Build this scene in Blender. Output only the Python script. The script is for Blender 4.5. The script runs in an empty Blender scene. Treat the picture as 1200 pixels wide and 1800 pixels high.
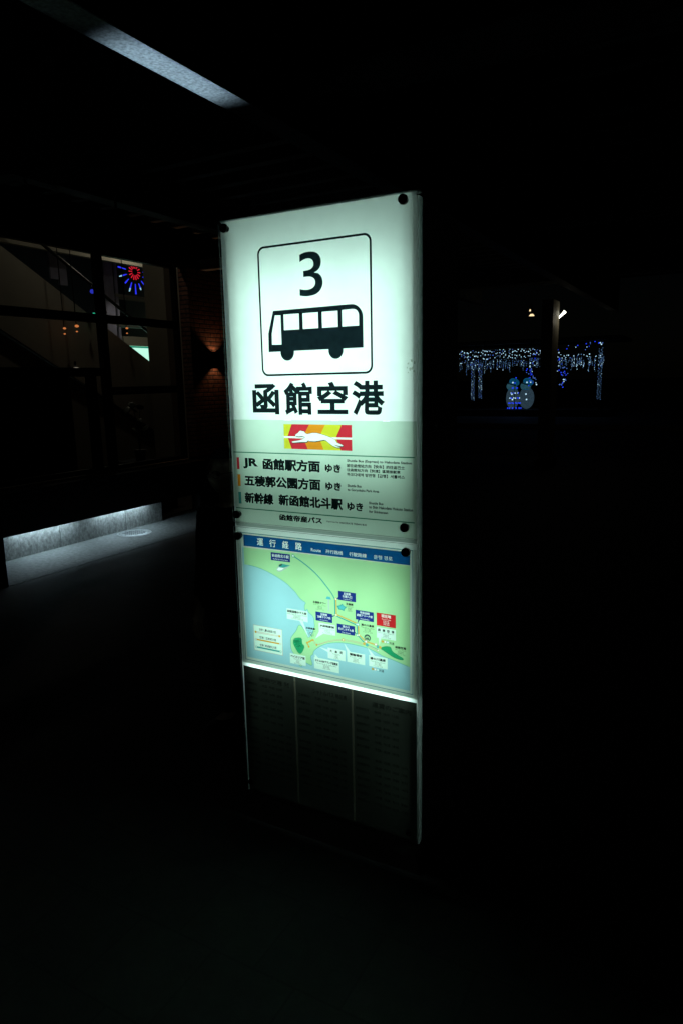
import bpy, bmesh, math, random
import numpy as np
from mathutils import Vector, Matrix
from mathutils.geometry import delaunay_2d_cdt
random.seed(7)
R = math.radians
scn = bpy.context.scene
COL = scn.collection

# ------------------------------------------------------------------ camera
cam_d = bpy.data.cameras.new("camera")
cam_d.sensor_fit = 'VERTICAL'; cam_d.sensor_height = 36; cam_d.lens = 36 * 1209.3 / 1800
cam_d.clip_start = 0.05; cam_d.clip_end = 600
cam = bpy.data.objects.new("camera", cam_d); COL.objects.link(cam)
r_ = Vector((0.87675, 0.48052, -0.02036)); u_ = Vector((-0.07265, 0.17418, 0.98203)); f_ = Vector((-0.47543, 0.85951, -0.18762))
m = Matrix((r_, u_, -f_)).transposed().to_4x4(); m.translation = Vector((1.57805, -2.02704, 1.75))
cam.matrix_world = m
scn.camera = cam

# ------------------------------------------------------------------ sky (night) and exposure
w = bpy.data.worlds.new("World"); scn.world = w; w.use_nodes = True
nt = w.node_tree; bg = nt.nodes['Background']
sky = nt.nodes.new('ShaderNodeTexSky'); sky.sky_type = 'NISHITA'; sky.sun_disc = False
sky.sun_elevation = R(15); sky.sun_rotation = R(150)
nt.links.new(sky.outputs[0], bg.inputs[0]); bg.inputs[1].default_value = 0.0001
scn.view_settings.view_transform = 'Standard'; scn.view_settings.look = 'None'
scn.view_settings.exposure = 0; scn.view_settings.gamma = 1
scn.cycles.use_denoising = True
scn.cycles.max_bounces = 8; scn.cycles.diffuse_bounces = 5; scn.cycles.transparent_max_bounces = 12
scn.cycles.sample_clamp_indirect = 4; scn.cycles.caustics_reflective = False; scn.cycles.caustics_refractive = False

# ------------------------------------------------------------------ helpers: materials
def new_mat(name):
    mt = bpy.data.materials.new(name); mt.use_nodes = True
    n = mt.node_tree.nodes; l = mt.node_tree.links
    for x in list(n):
        if x.type != 'OUTPUT_MATERIAL': n.remove(x)
    return mt, n, l, [x for x in n if x.type == 'OUTPUT_MATERIAL'][0]
def pbr(name, col, rough=.6, metal=0., noise=0., scale=8., bump=0., spec=.5):
    mt, n, l, out = new_mat(name)
    b = n.new('ShaderNodeBsdfPrincipled'); l.new(b.outputs[0], out.inputs[0])
    b.inputs['Base Color'].default_value = (*col, 1); b.inputs['Roughness'].default_value = rough
    b.inputs['Metallic'].default_value = metal; b.inputs['Specular IOR Level'].default_value = spec
    if noise or bump:
        tc = n.new('ShaderNodeTexCoord'); t = n.new('ShaderNodeTexNoise'); t.inputs['Scale'].default_value = scale; t.inputs['Detail'].default_value = 8
        l.new(tc.outputs['Object'], t.inputs['Vector'])
        if noise:
            rp = n.new('ShaderNodeValToRGB')
            rp.color_ramp.elements[0].position = .3; rp.color_ramp.elements[1].position = .7
            rp.color_ramp.elements[0].color = (*[c * (1 - noise) for c in col], 1)
            rp.color_ramp.elements[1].color = (*[min(1, c * (1 + noise)) for c in col], 1)
            l.new(t.outputs['Fac'], rp.inputs[0]); l.new(rp.outputs[0], b.inputs['Base Color'])
        if bump:
            bp = n.new('ShaderNodeBump'); bp.inputs['Strength'].default_value = bump; bp.inputs['Distance'].default_value = .01
            l.new(t.outputs['Fac'], bp.inputs['Height']); l.new(bp.outputs[0], b.inputs['Normal'])
    return mt
def emit(name, col, s):
    mt, n, l, out = new_mat(name)
    e = n.new('ShaderNodeEmission'); e.inputs[0].default_value = (*col, 1); e.inputs[1].default_value = s
    l.new(e.outputs[0], out.inputs[0]); return mt
def transl(name, col, refl=.04, dust=0.):
    """print on opal acrylic: what shines through it is coloured, plus a faint matt reflection"""
    mt, n, l, out = new_mat(name)
    t = n.new('ShaderNodeBsdfTranslucent'); t.inputs[0].default_value = (*col, 1)
    d = n.new('ShaderNodeBsdfDiffuse'); d.inputs[0].default_value = (*col, 1)
    mx = n.new('ShaderNodeMixShader'); mx.inputs[0].default_value = refl
    if dust:                                                      # faint grime on the sheet
        tc = n.new('ShaderNodeTexCoord'); ns = n.new('ShaderNodeTexNoise'); ns.inputs['Scale'].default_value = 7; ns.inputs['Detail'].default_value = 10; ns.inputs['Roughness'].default_value = .75
        mr = n.new('ShaderNodeMapRange'); mr.inputs[1].default_value = .3; mr.inputs[2].default_value = .7; mr.inputs[3].default_value = 1 - dust; mr.inputs[4].default_value = 1
        mc = n.new('ShaderNodeMix'); mc.data_type = 'RGBA'; mc.blend_type = 'MULTIPLY'; mc.inputs[0].default_value = 1; mc.inputs[6].default_value = (*col, 1)
        l.new(tc.outputs['Object'], ns.inputs['Vector']); l.new(ns.outputs['Fac'], mr.inputs[0]); l.new(mr.outputs[0], mc.inputs[7]); l.new(mc.outputs[2], t.inputs[0])
    l.new(t.outputs[0], mx.inputs[1]); l.new(d.outputs[0], mx.inputs[2]); l.new(mx.outputs[0], out.inputs[0]); return mt
def film(name, col, refl=.5):
    mt, n, l, out = new_mat(name)
    t = n.new('ShaderNodeBsdfTransparent'); t.inputs[0].default_value = (*col, 1)
    d = n.new('ShaderNodeBsdfDiffuse'); d.inputs[0].default_value = (.012, .013, .015, 1)
    a = n.new('ShaderNodeAddShader')
    l.new(t.outputs[0], a.inputs[0]); l.new(d.outputs[0], a.inputs[1]); l.new(a.outputs[0], out.inputs[0]); return mt
def clear(name, tint=(.97, .99, .98), gloss=.25, rough=.02):
    mt, n, l, out = new_mat(name)
    t = n.new('ShaderNodeBsdfTransparent'); t.inputs[0].default_value = (*tint, 1)
    g = n.new('ShaderNodeBsdfGlossy'); g.inputs['Roughness'].default_value = rough
    lw = n.new('ShaderNodeLayerWeight'); lw.inputs[0].default_value = .25
    mu = n.new('ShaderNodeMath'); mu.operation = 'MULTIPLY'; mu.inputs[1].default_value = gloss
    mx = n.new('ShaderNodeMixShader')
    l.new(lw.outputs['Fresnel'], mu.inputs[0]); l.new(mu.outputs[0], mx.inputs[0])
    l.new(t.outputs[0], mx.inputs[1]); l.new(g.outputs[0], mx.inputs[2]); l.new(mx.outputs[0], out.inputs[0]); return mt

# ------------------------------------------------------------------ helpers: meshes
class MB:
    def __init__(self): self.bm = bmesh.new(); self.mi = 0
    def _tag(self, geom):
        for f in geom:
            f.material_index = self.mi
    def box(self, x0, x1, y0, y1, z0, z1, bev=0.):
        vs = [self.bm.verts.new((x, y, z)) for x in (x0, x1) for y in (y0, y1) for z in (z0, z1)]
        q = [(0, 1, 3, 2), (4, 6, 7, 5), (0, 4, 5, 1), (2, 3, 7, 6), (0, 2, 6, 4), (1, 5, 7, 3)]
        fs = [self.bm.faces.new([vs[i] for i in k]) for k in q]; self._tag(fs)
        if bev:
            es = list({e for f in fs for e in f.edges})
            r = bmesh.ops.bevel(self.bm, geom=es, offset=bev, segments=2, affect='EDGES', profile=.5)
            self._tag(r['faces'])
        return self
    def quad(self, *pts):
        f = self.bm.faces.new([self.bm.verts.new(p) for p in pts]); f.material_index = self.mi; return self
    def prism(self, poly, axis, a, b):
        """poly of 2-D points extruded along axis from a to b"""
        def P(p, t):
            if axis == 0: return (t, p[0], p[1])
            if axis == 1: return (p[0], t, p[1])
            return (p[0], p[1], t)
        A = [self.bm.verts.new(P(p, a)) for p in poly]; B = [self.bm.verts.new(P(p, b)) for p in poly]
        fs = [self.bm.faces.new(A), self.bm.faces.new(B[::-1])]
        n = len(poly)
        for i in range(n): fs.append(self.bm.faces.new([A[i], B[i], B[(i + 1) % n], A[(i + 1) % n]]))
        self._tag(fs); return self
    def tube(self, a, b, r0, r1=None, seg=12, caps=True):
        a, b = Vector(a), Vector(b); r1 = r0 if r1 is None else r1
        d = (b - a).normalized(); t = d.orthogonal().normalized(); s = d.cross(t)
        A = [self.bm.verts.new(a + (t * math.cos(k * 2 * math.pi / seg) + s * math.sin(k * 2 * math.pi / seg)) * r0) for k in range(seg)]
        B = [self.bm.verts.new(b + (t * math.cos(k * 2 * math.pi / seg) + s * math.sin(k * 2 * math.pi / seg)) * r1) for k in range(seg)]
        fs = [self.bm.faces.new([A[k], A[(k + 1) % seg], B[(k + 1) % seg], B[k]]) for k in range(seg)]
        for f in fs: f.smooth = True
        if caps: fs += [self.bm.faces.new(A[::-1]), self.bm.faces.new(B)]
        self._tag(fs); return self
    def path(self, pts, r, seg=6):
        for a, b in zip(pts, pts[1:]): self.tube(a, b, r, r, seg)
        return self
    def ball(self, c, r, sub=1, sc=(1, 1, 1), rot=None):
        mt = Matrix.Translation(Vector(c)) @ (rot.to_4x4() if rot else Matrix()) @ Matrix.Diagonal((*[r * k for k in sc], 1))
        g = bmesh.ops.create_icosphere(self.bm, subdivisions=sub, radius=1, matrix=mt)
        fs = {f for v in g['verts'] for f in v.link_faces}
        for f in fs: f.smooth = True
        self._tag(fs); return self
    def build(self, name, mats, parent=None, smooth=None):
        me = bpy.data.meshes.new(name)
        bmesh.ops.recalc_face_normals(self.bm, faces=self.bm.faces)
        self.bm.to_mesh(me); self.bm.free()
        for mt in (mats if isinstance(mats, (list, tuple)) else [mats]): me.materials.append(mt)
        o = bpy.data.objects.new(name, me); COL.objects.link(o)
        if parent: o.parent = parent
        return o
def tag(o, label, cat, group=None):
    o['label'] = label; o['category'] = cat
    if group: o['group'] = group
    return o
def thing(name, label, cat, loc=(0, 0, 0), group=None):
    """Empty at the thing's base; parts below are given in world metres and moved under it"""
    o = bpy.data.objects.new(name, None); COL.objects.link(o); o.location = loc
    o.empty_display_size = .1
    return tag(o, label, cat, group)
def structure(o): o['kind'] = 'structure'; return o
def sub(parent_part, o): o.parent = parent_part; return o
def settle(root):
    """children were modelled in world metres: take the root's place out of them"""
    for ch in root.children: ch.location = Vector(ch.location) - root.location
    return root

# ------------------------------------------------------------------ materials
M = {}
M['asphalt'] = pbr('asphalt', (.03, .03, .031), .85, noise=.35, scale=30, bump=.4)
M['black_metal'] = pbr('black_metal', (.008, .008, .009), .45, spec=.3)
M['case_metal'] = pbr('case_metal', (.5, .52, .52), .5, noise=.08, scale=4)
M['white_in'] = pbr('white_inside', (.6, .62, .61), .8)
M['cap'] = pbr('cap_black', (.012, .012, .013), .35)
M['mullion'] = pbr('dark_bronze', (.006, .006, .006), .5, spec=.3)
M['fascia'] = pbr('fascia', (.008, .008, .008), .8, noise=.2, spec=.2)
M['plaster'] = pbr('warm_plaster', (.38, .35, .28), .9, noise=.06, scale=3)
M['plaster2'] = pbr('warm_panel', (.27, .245, .19), .9, noise=.1, scale=2)
M['galv'] = pbr('galvanised_steel', (.25, .265, .275), .6, noise=.5, scale=75, bump=.12)
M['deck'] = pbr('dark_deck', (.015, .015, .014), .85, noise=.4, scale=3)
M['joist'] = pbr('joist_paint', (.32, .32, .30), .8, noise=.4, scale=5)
M['pale_col'] = pbr('beige_paint', (.30, .27, .21), .6, noise=.12, scale=6)

# ------------------------------------------------------------------ ground
def sheet(name, x0, x1, y0, y1, z, mat):
    return structure(MB().quad((x0, y0, z), (x1, y0, z), (x1, y1, z), (x0, y1, z)).build(name, mat))
sheet('ground', -250, 250, -120, 400, -.13, M['asphalt'])

def paver_mat():
    mt, n, l, out = new_mat('pavers')
    b = n.new('ShaderNodeBsdfPrincipled'); l.new(b.outputs[0], out.inputs[0]); b.inputs['Roughness'].default_value = .75
    tc = n.new('ShaderNodeTexCoord'); br = n.new('ShaderNodeTexBrick'); l.new(tc.outputs['Object'], br.inputs['Vector'])
    br.offset = 0.5; br.inputs['Scale'].default_value = 1
    br.inputs['Brick Width'].default_value = .3; br.inputs['Row Height'].default_value = .3; br.inputs['Mortar Size'].default_value = .004
    br.inputs['Color1'].default_value = (.045, .043, .041, 1); br.inputs['Color2'].default_value = (.032, .031, .030, 1); br.inputs['Mortar'].default_value = (.018, .018, .018, 1)
    ns = n.new('ShaderNodeTexNoise'); ns.inputs['Scale'].default_value = 14; ns.inputs['Detail'].default_value = 9; ns.inputs['Roughness'].default_value = .7
    l.new(tc.outputs['Object'], ns.inputs['Vector'])
    mr = n.new('ShaderNodeMapRange'); mr.inputs[1].default_value = .3; mr.inputs[2].default_value = .7; mr.inputs[3].default_value = .55; mr.inputs[4].default_value = 1.15
    l.new(ns.outputs['Fac'], mr.inputs[0])
    mx = n.new('ShaderNodeMix'); mx.data_type = 'RGBA'; mx.blend_type = 'MULTIPLY'; mx.inputs[0].default_value = 1
    l.new(br.outputs['Color'], mx.inputs[6]); l.new(mr.outputs[0], mx.inputs[7]); l.new(mx.outputs[2], b.inputs['Base Color'])
    bp = n.new('ShaderNodeBump'); bp.inputs['Strength'].default_value = .35; bp.inputs['Distance'].default_value = .004
    l.new(ns.outputs['Fac'], bp.inputs['Height']); l.new(bp.outputs[0], b.inputs['Normal'])
    return mt
M['pavers'] = paver_mat()
structure(MB().box(-40, 8, -9, 13.5, -.4, 0, .02).build('pavement', M['pavers']))
M['lit_paving'] = pbr('lit_paving_tone', (.075, .08, .078), .8, noise=.45, scale=26, bump=.3)
structure(MB().box(-4.87, -3.9, .2, 9.5, -.05, .003, .002).build('lit_pavement_strip', M['lit_paving']))  # added paler strip: the paving's lit look is put into its colour
structure(MB().box(-60, 20, 23.6, 23.78, -.4, .04, .015).build('kerb', pbr('kerb_stone', (.32, .28, .24), .8, noise=.25)))
structure(MB().box(-60, 20, 23.785, 60, -.4, .02).build('far_pavement', pbr('far_pavers', (.07, .07, .07), .8, noise=.2)))

# ------------------------------------------------------------------ 2-D print toolkit (sign-plane millimetres: u to the right, z up)
def font_mesh(s, bold, res=2):
    """filled glyphs; bold > 0 thickens every stroke by moving the outlines out before filling them"""
    cu = bpy.data.curves.new('lettering', 'FONT'); cu.body = s; cu.size = 1; cu.resolution_u = res
    if bold: cu.fill_mode = 'NONE'
    o = bpy.data.objects.new('lettering', cu); COL.objects.link(o)
    dg = bpy.context.evaluated_depsgraph_get(); dg.update()
    me = bpy.data.meshes.new_from_object(o.evaluated_get(dg))
    V = np.array([v.co[:2] for v in me.vertices]).reshape(-1, 2)
    F = [tuple(p.vertices) for p in me.polygons]
    ED = [tuple(e.vertices) for e in me.edges]
    bpy.data.objects.remove(o); bpy.data.curves.remove(cu); bpy.data.meshes.remove(me)
    return embolden(V, ED, bold) if bold else (V, F)
def embolden(V, ED, w):
    nxt = {}
    for a, b in ED: nxt.setdefault(a, []).append(b); nxt.setdefault(b, []).append(a)
    seen = set(); loops = []
    for s0 in range(len(V)):
        if s0 in seen or s0 not in nxt: continue
        lp = [s0]; seen.add(s0)
        cur = min(nxt[s0], key=lambda q: (q != s0 + 1, q))
        while cur not in seen:
            lp.append(cur); seen.add(cur)
            c = [q for q in nxt[cur] if q not in seen]
            if not c: break
            cur = c[0]
        P = V[lp]; k = np.linalg.norm(P - np.roll(P, 1, 0), axis=1) > 1e-5; P = P[k]
        if len(P) > 2: loops.append(P)
    out = []
    for P in loops:                                   # outline directions: islands positive, holes negative
        S = np.stack([P, np.roll(P, -1, 0)], 1)
        A = (P[:, 0] * np.roll(P[:, 1], -1) - np.roll(P[:, 0], -1) * P[:, 1]).sum()
        depth = sum(inside(P[:1] + 1e-6, np.stack([Q, np.roll(Q, -1, 0)], 1))[0] for Q in loops if Q is not P)
        if (A > 0) == (depth % 2 == 1): P = P[::-1]
        d1 = P - np.roll(P, 1, 0); d2 = np.roll(P, -1, 0) - P
        d1 /= np.linalg.norm(d1, axis=1)[:, None]; d2 /= np.linalg.norm(d2, axis=1)[:, None]
        n1 = np.stack([d1[:, 1], -d1[:, 0]], 1); n2 = np.stack([d2[:, 1], -d2[:, 0]], 1)
        mt = n1 + n2; ln = np.maximum(np.linalg.norm(mt, axis=1), .2); mt = mt / ln[:, None]
        out.append(P + mt * (w / np.maximum(.5, (mt * n1).sum(1)))[:, None])
    VV = [Vector(p) for P in out for p in P]; E2 = []; k = 0
    for P in out:
        E2 += [(k + i, k + (i + 1) % len(P)) for i in range(len(P))]; k += len(P)
    ov, oe, of, *_ = delaunay_2d_cdt(VV, E2, [], 0, 1e-6)
    co = np.array([v[:] for v in ov]); T = np.array([f for f in of if len(f) == 3]); C = co[T].mean(1)
    wn = np.zeros(len(C), int)
    for P in out:
        a, b = P, np.roll(P, -1, 0)
        px, py = C[:, 0][:, None], C[:, 1][:, None]
        isl = (b[None, :, 0] - a[None, :, 0]) * (py - a[None, :, 1]) - (px - a[None, :, 0]) * (b[None, :, 1] - a[None, :, 1])
        wn += (((a[None, :, 1] <= py) & (b[None, :, 1] > py) & (isl > 0)).sum(1) - ((a[None, :, 1] > py) & (b[None, :, 1] <= py) & (isl < 0)).sum(1))
    return co, [tuple(t) for t in T[wn > 0]]
_cache = {}
def text(s, u0, z0, u1, z1, bold=.02, res=2):
    """glyphs of s stretched onto the box u0..u1, z0..z1 -> (verts, faces)"""
    k = (s, bold, res)
    if k not in _cache: _cache[k] = font_mesh(s, bold, res)
    V, F = _cache[k]
    lo, hi = V.min(0), V.max(0)
    return np.array([u0, z0]) + (V - lo) / (hi - lo) * np.array([u1 - u0, z1 - z0]), F
def spread(s, u0, z0, u1, z1, bold=.02, res=2):
    """letters set apart over the whole width"""
    n = len(s); h = z1 - z0; wd = min(h, (u1 - u0) / n); out = []
    for i, c in enumerate(s):
        a = u0 + (u1 - u0 - wd) * i / max(1, n - 1); out.append(text(c, a, z0, a + wd, z1, bold, res))
    return join(out)
def join(ts):
    V = []; F = []; k = 0
    for v, f in ts:
        V.append(v); F += [tuple(i + k for i in t) for t in f]; k += len(v)
    return np.vstack(V), F
def segs_of(t):
    V, F = t; ed = {}
    for f in F:
        for a, b in zip(f, f[1:] + f[:1]):
            e = (min(a, b), max(a, b)); ed[e] = ed.get(e, 0) + 1
    return np.array([[V[a], V[b]] for (a, b), c in ed.items() if c == 1])
def poly(pts): 
    p = np.array(pts, float); return np.stack([p, np.roll(p, -1, 0)], 1)
def rect(u0, z0, u1, z1): return poly([(u0, z0), (u1, z0), (u1, z1), (u0, z1)])
def circle(c, r, n=20): return poly([(c[0] + r * math.cos(2 * math.pi * k / n), c[1] + r * math.sin(2 * math.pi * k / n)) for k in range(n)])
def stroke(pts, wd):
    p = np.array(pts, float); L = []; Rr = []
    for i in range(len(p)):
        a = p[max(0, i - 1)]; b = p[min(len(p) - 1, i + 1)]
        d = (b - a) / np.linalg.norm(b - a); nrm = np.array([-d[1], d[0]]) * wd / 2
        L.append(p[i] + nrm); Rr.append(p[i] - nrm)
    return poly(L + Rr[::-1])
def smooth_pts(pts, it=2, closed=False):
    p = [np.array(q, float) for q in pts]
    for _ in range(it):
        o = [] if closed else [p[0]]
        n = len(p)
        for i in range(n if closed else n - 1):
            a, b = p[i], p[(i + 1) % n]; o += [a * .75 + b * .25, a * .25 + b * .75]
        if not closed: o.append(p[-1])
        p = o
    return p
def rrect(u0, z0, u1, z1, r, n=8):
    o = []
    for cx, cz, a0 in ((u1 - r, z1 - r, 0), (u0 + r, z1 - r, 90), (u0 + r, z0 + r, 180), (u1 - r, z0 + r, 270)):
        for k in range(n + 1):
            a = R(a0 + 90 * k / n); o.append((cx + r * math.cos(a), cz + r * math.sin(a)))
    return o
def inside(C, S):
    """even-odd test of points C against segments S"""
    res = np.zeros(len(C), bool)
    lo = S.reshape(-1, 2).min(0); hi = S.reshape(-1, 2).max(0)
    idx = np.where((C > lo).all(1) & (C < hi).all(1))[0]
    for ch in np.array_split(idx, max(1, len(idx) * len(S) // 4_000_000 + 1)):
        if not len(ch): continue
        px = C[ch, 0][:, None]; py = C[ch, 1][:, None]
        a, b = S[:, 0], S[:, 1]
        cond = (a[None, :, 1] > py) != (b[None, :, 1] > py)
        den = np.where(b[:, 1] == a[:, 1], 1, b[:, 1] - a[:, 1])
        xi = a[None, :, 0] + (py - a[None, :, 1]) * ((b[:, 0] - a[:, 0]) / den)[None, :]
        res[ch] = ((cond & (xi > px)).sum(1) % 2) == 1
    return res
def printed_panel(name, layers, mats, y, parent):
    """one flat sheet cut into the areas of its print; layers = [(material no, segments)], the later ones on top"""
    pts = {}; V = []; E = []
    def vid(p):
        k = (round(float(p[0]), 3), round(float(p[1]), 3))
        if k not in pts: pts[k] = len(V); V.append(Vector(k))
        return pts[k]
    for _, S in layers:
        for a, b in S:
            i, j = vid(a), vid(b)
            if i != j: E.append((i, j))
    ov, oe, of, *_ = delaunay_2d_cdt(V, E, [], 0, 1e-3)
    co = np.array([v[:] for v in ov]); fc = [f for f in of if len(f) == 3]
    T = np.array(fc); Cn = co[T].mean(1)
    mi = np.full(len(T), -1)
    for k, S in layers: mi[inside(Cn, S)] = k
    keep = mi >= 0
    me = bpy.data.meshes.new(name)
    me.from_pydata([(v[0] / 1000, y, v[1] / 1000) for v in co], [], [tuple(t) for t in T[keep]])
    for mt in mats: me.materials.append(mt)
    me.polygons.foreach_set('material_index', mi[keep].astype(np.int32)); me.update()
    o = bpy.data.objects.new(name, me); COL.objects.link(o); o.parent = parent
    return o
def overlay(name, shapes, mat, y, parent):
    """ink laid on the sheet: glyph meshes and closed polygons"""
    bm = bmesh.new()
    for V, F in shapes:
        vs = [bm.verts.new((p[0] / 1000, y, p[1] / 1000)) for p in V]
        for f in F:
            try: bm.faces.new([vs[i] for i in f])
            except ValueError: pass
    me = bpy.data.meshes.new(name); bm.to_mesh(me); bm.free(); me.materials.append(mat)
    o = bpy.data.objects.new(name, me); COL.objects.link(o); o.parent = parent
    return o
def fill(S, *holes):
    """triangulated area of segments S minus holes"""
    allS = np.vstack([S, *holes]); V = []; E = []; pts = {}
    def vid(p):
        k = (round(float(p[0]), 3), round(float(p[1]), 3))
        if k not in pts: pts[k] = len(V); V.append(Vector(k))
        return pts[k]
    for a, b in allS: E.append((vid(a), vid(b)))
    ov, oe, of, *_ = delaunay_2d_cdt(V, E, [], 0, 1e-3)
    co = np.array([v[:] for v in ov]); T = np.array([f for f in of if len(f) == 3]); c = co[T].mean(1)
    k = inside(c, S)
    for h in holes: k &= ~inside(c, h)
    return co, [tuple(t) for t in T[k]]

# ------------------------------------------------------------------ THE SIGN
TUBE = (.68, 1.0, .90)
M['tube_up'] = emit('tube_upper', TUBE, 9.2)
M['tube_map'] = emit('tube_map', TUBE, 8.2)
M['tube_slit'] = emit('tube_slit', (.72, 1.0, .93), 10)
M['tube_low'] = emit('tube_low', TUBE, 3.2)
M['opal'] = transl('opal_white', (.88, .90, .88), dust=.10)
M['opal2'] = transl('opal_second', (.56, .65, .56), dust=.08)
M['opal_bar'] = transl('opal_bar', (.36, .42, .38))
M['rim_left'] = transl('opal_rim_left', (.85, .88, .86)); M['rim'] = transl('opal_rim', (.17, .20, .19))  # left rim, out of view, made brighter to light the person
M['rim_right'] = transl('opal_rim_bright', (.85, .88, .86))
M['slit'] = transl('opal_slit', (.92, .95, .95))
M['ink'] = film('ink', (.006, .012, .016))
M['ink_fine'] = film('ink_fine', (.015, .025, .025))
M['acrylic'] = clear('clear_acrylic', gloss=.2)
M['acrylic_edge'] = pbr('acrylic_edge', (.10, .12, .115), .4)

sign = thing('bus_stop_sign', 'tall lit bus stop pylon with a number 3, a bus pictogram and a route map', 'bus stop sign', (.37, .2, 0))
b = MB()
b.box(.030, .040, .032, .44, 0, 2.285).box(.700, .710, .032, .44, 0, 2.285)      # side walls
b.box(.0405, .6995, .43, .44, 0, 2.285)                                       # back
b.box(0, .74, .0, .03, 2.2975, 2.302)                                        # top rail
b.box(.030, .710, .0302, .44, 2.2855, 2.300)
b.box(.032, .046, .022, .024, .70, 2.27).box(.694, .708, .022, .024, .70, 2.27)   # added inner lips, unseen, that shade the face edges
b.box(.0060, .7330, .002, .045, .6775, .6785)                                  # baffle over the slit lamp
b.box(.012, .728, .004, .0318, 0, .136)                                       # kick plate
b.mi = 1
b.box(.0402, .6998, .15, .16, .124, 2.284)                                    # white liner behind the tubes
b.box(.0402, .6998, .0302, .1498, 1.230, 1.2345)                              # shelf between the two light boxes
b.box(.0402, .6998, .0602, .1498, .118, .1225)
b.box(.0402, .0420, .062, .1496, .125, 2.283).box(.6980, .6998, .062, .1496, .125, 2.283)
case = b.build('casing', [M['case_metal'], M['white_in']], sign)
# lit rims and strips round the front
def strip(name, mat, quads):
    s = MB()
    for q_ in quads: s.quad(*q_)
    return s.build(name, mat, sign)
Z0, Z1 = .125, 2.285
for x, xi in ((0, .0298), (.74, .7102)):
    strip('side_rim', M['rim_left'] if x == 0 else M['rim'], [((x, .0005, Z0), (x, .032, Z0), (x, .032, Z1), (x, .0005, Z1)), ((x, .0322, Z0), (xi, .0322, Z0), (xi, .0322, Z1), (x, .0322, Z1))])
    MB().quad((x, 0, Z1 + .0005), (x, .032, Z1 + .0005), (xi, .032, Z1 + .0005), (xi, 0, Z1 + .0005)).build('rim_cap', M['case_metal'], sign)
strip('edge_strip', M['rim_right'], [((.0005, 0, Z0), (.0055, 0, Z0), (.0055, 0, Z1), (.0005, 0, Z1))])
strip('edge_strip', M['rim_right'], [((.7335, 0, Z0), (.7395, 0, Z0), (.7395, 0, Z1), (.7335, 0, Z1))])
strip('light_bar', M['opal_bar'], [((.0056, 0, 1.2225), (.7334, 0, 1.2225), (.7334, 0, 1.2345), (.0056, 0, 1.2345))])
strip('light_bar', M['rim_right'], [((.0056, 0, 1.2005), (.7334, 0, 1.2005), (.7334, 0, 1.2223), (.0056, 0, 1.2223))])
strip('light_slit', M['slit'], [((.0056, 0, .6635), (.7334, 0, .6635), (.7334, 0, .6755), (.0056, 0, .6755))])

# tubes inside
def lamp(mat, a, b_, r=.013): return MB().tube(a, b_, r, seg=10).build('fluorescent_tube', mat, sign)
for x in (.17, .37, .57):
    lamp(M['tube_up'], (x, .125, 1.46), (x, .125, 2.14))
    lamp(M['tube_map'], (x, .115, .74), (x, .115, 1.11))
lamp(M['tube_slit'], (.03, .03, .668), (.71, .03, .668), .007)
lamp(M['tube_low'], (.685, .10, .24), (.685, .10, .62), .008)
lamp(M['tube_low'], (.05, .10, .40), (.05, .10, .62), .005)

# --- upper face
up = MB().quad((.0056, 0, 1.6185), (.7334, 0, 1.6185), (.7334, 0, 2.297), (.0056, 0, 2.297)).build('upper_face', M['opal'], sign)
outer = rrect(152, 1770, 583, 2200, 26); inner = rrect(159, 1777, 576, 2193, 20)
bus_out = poly([(208, 1988), (360, 1989), (508, 1990)] + [(508 + 42 * math.sin(R(a)), 1948 + 42 * math.cos(R(a))) for a in range(10, 91, 10)] + [(550, 1853), (184, 1852), (185, 1914)])
w4 = [(474, 1922), (474, 1974), (510, 1975)] + [(514 + 21 * math.sin(R(a)), 1954 + 21 * math.cos(R(a))) for a in range(15, 91, 15)] + [(535, 1922)]
holes = [poly([(215, 1973), (238, 1972), (238, 1875), (199, 1876), (200, 1913)]), rect(250, 1922, 311, 1973.5), rect(325.5, 1922, 385, 1973), rect(400, 1922, 459, 1973), poly(w4)]
three_outline = None
shapes = [fill(poly(outer), poly(inner)), fill(bus_out, *holes)]
for c in ((260, 1848), (449, 1848)):
    shapes.append(fill(poly([(c[0] + 27.5 * math.cos(R(a)), c[1] + 27.5 * math.sin(R(a))) for a in range(172, 369, 14)] + [(c[0] + 27, 1853), (c[0] - 27, 1853)])))
# the figure 3: two open bowls with flat ends
def numeral_three():
    cx, top, bot = 352, 2165.5, 2026
    out_pts = []
    up_o = [(320, 2158), (326, 2161), (340, 2164.5), (358, 2165.5), (378, 2163), (392, 2155), (400, 2143), (402, 2129), (398, 2114), (388, 2104), (374, 2098.5)]
    lo_o = [(390, 2095), (401, 2086), (406.5, 2071), (405, 2055), (396, 2040), (380, 2030), (360, 2026.5), (340, 2026), (317, 2030)]
    lo_i = [(317, 2051), (336, 2047), (352, 2046.5), (366, 2050), (376, 2058), (378.5, 2068.5), (375, 2079), (364, 2086.5), (350, 2088), (333, 2088)]
    up_i = [(333, 2107), (350, 2107.5), (364, 2111), (372, 2119), (373.5, 2129), (369, 2139), (359, 2144.5), (346, 2145), (331, 2141), (320, 2136)]
    def sm(p): return [tuple(q_) for q_ in smooth_pts(p, 2)]
    return poly(sm(up_o) + sm(lo_o) + sm(lo_i) + sm(up_i))
shapes.append(fill(numeral_three()))
for c, (u0, z0, u1, z1) in zip("函館空港", [(106, 1638, 219, 1744), (239, 1636, 354, 1747), (373, 1640, 491, 1747), (505, 1637, 624, 1748)]):
    shapes.append(text(c, u0, z0, u1, z1, .033, 4))
overlay('sign_frame', shapes[:1], M['ink'], -.0012, up); overlay('bus_pictogram', shapes[1:4], M['ink'], -.0012, up)
overlay('numeral', shapes[4:5], M['ink'], -.0012, up); overlay('lettering', shapes[5:], M['ink'], -.0012, up)

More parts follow.
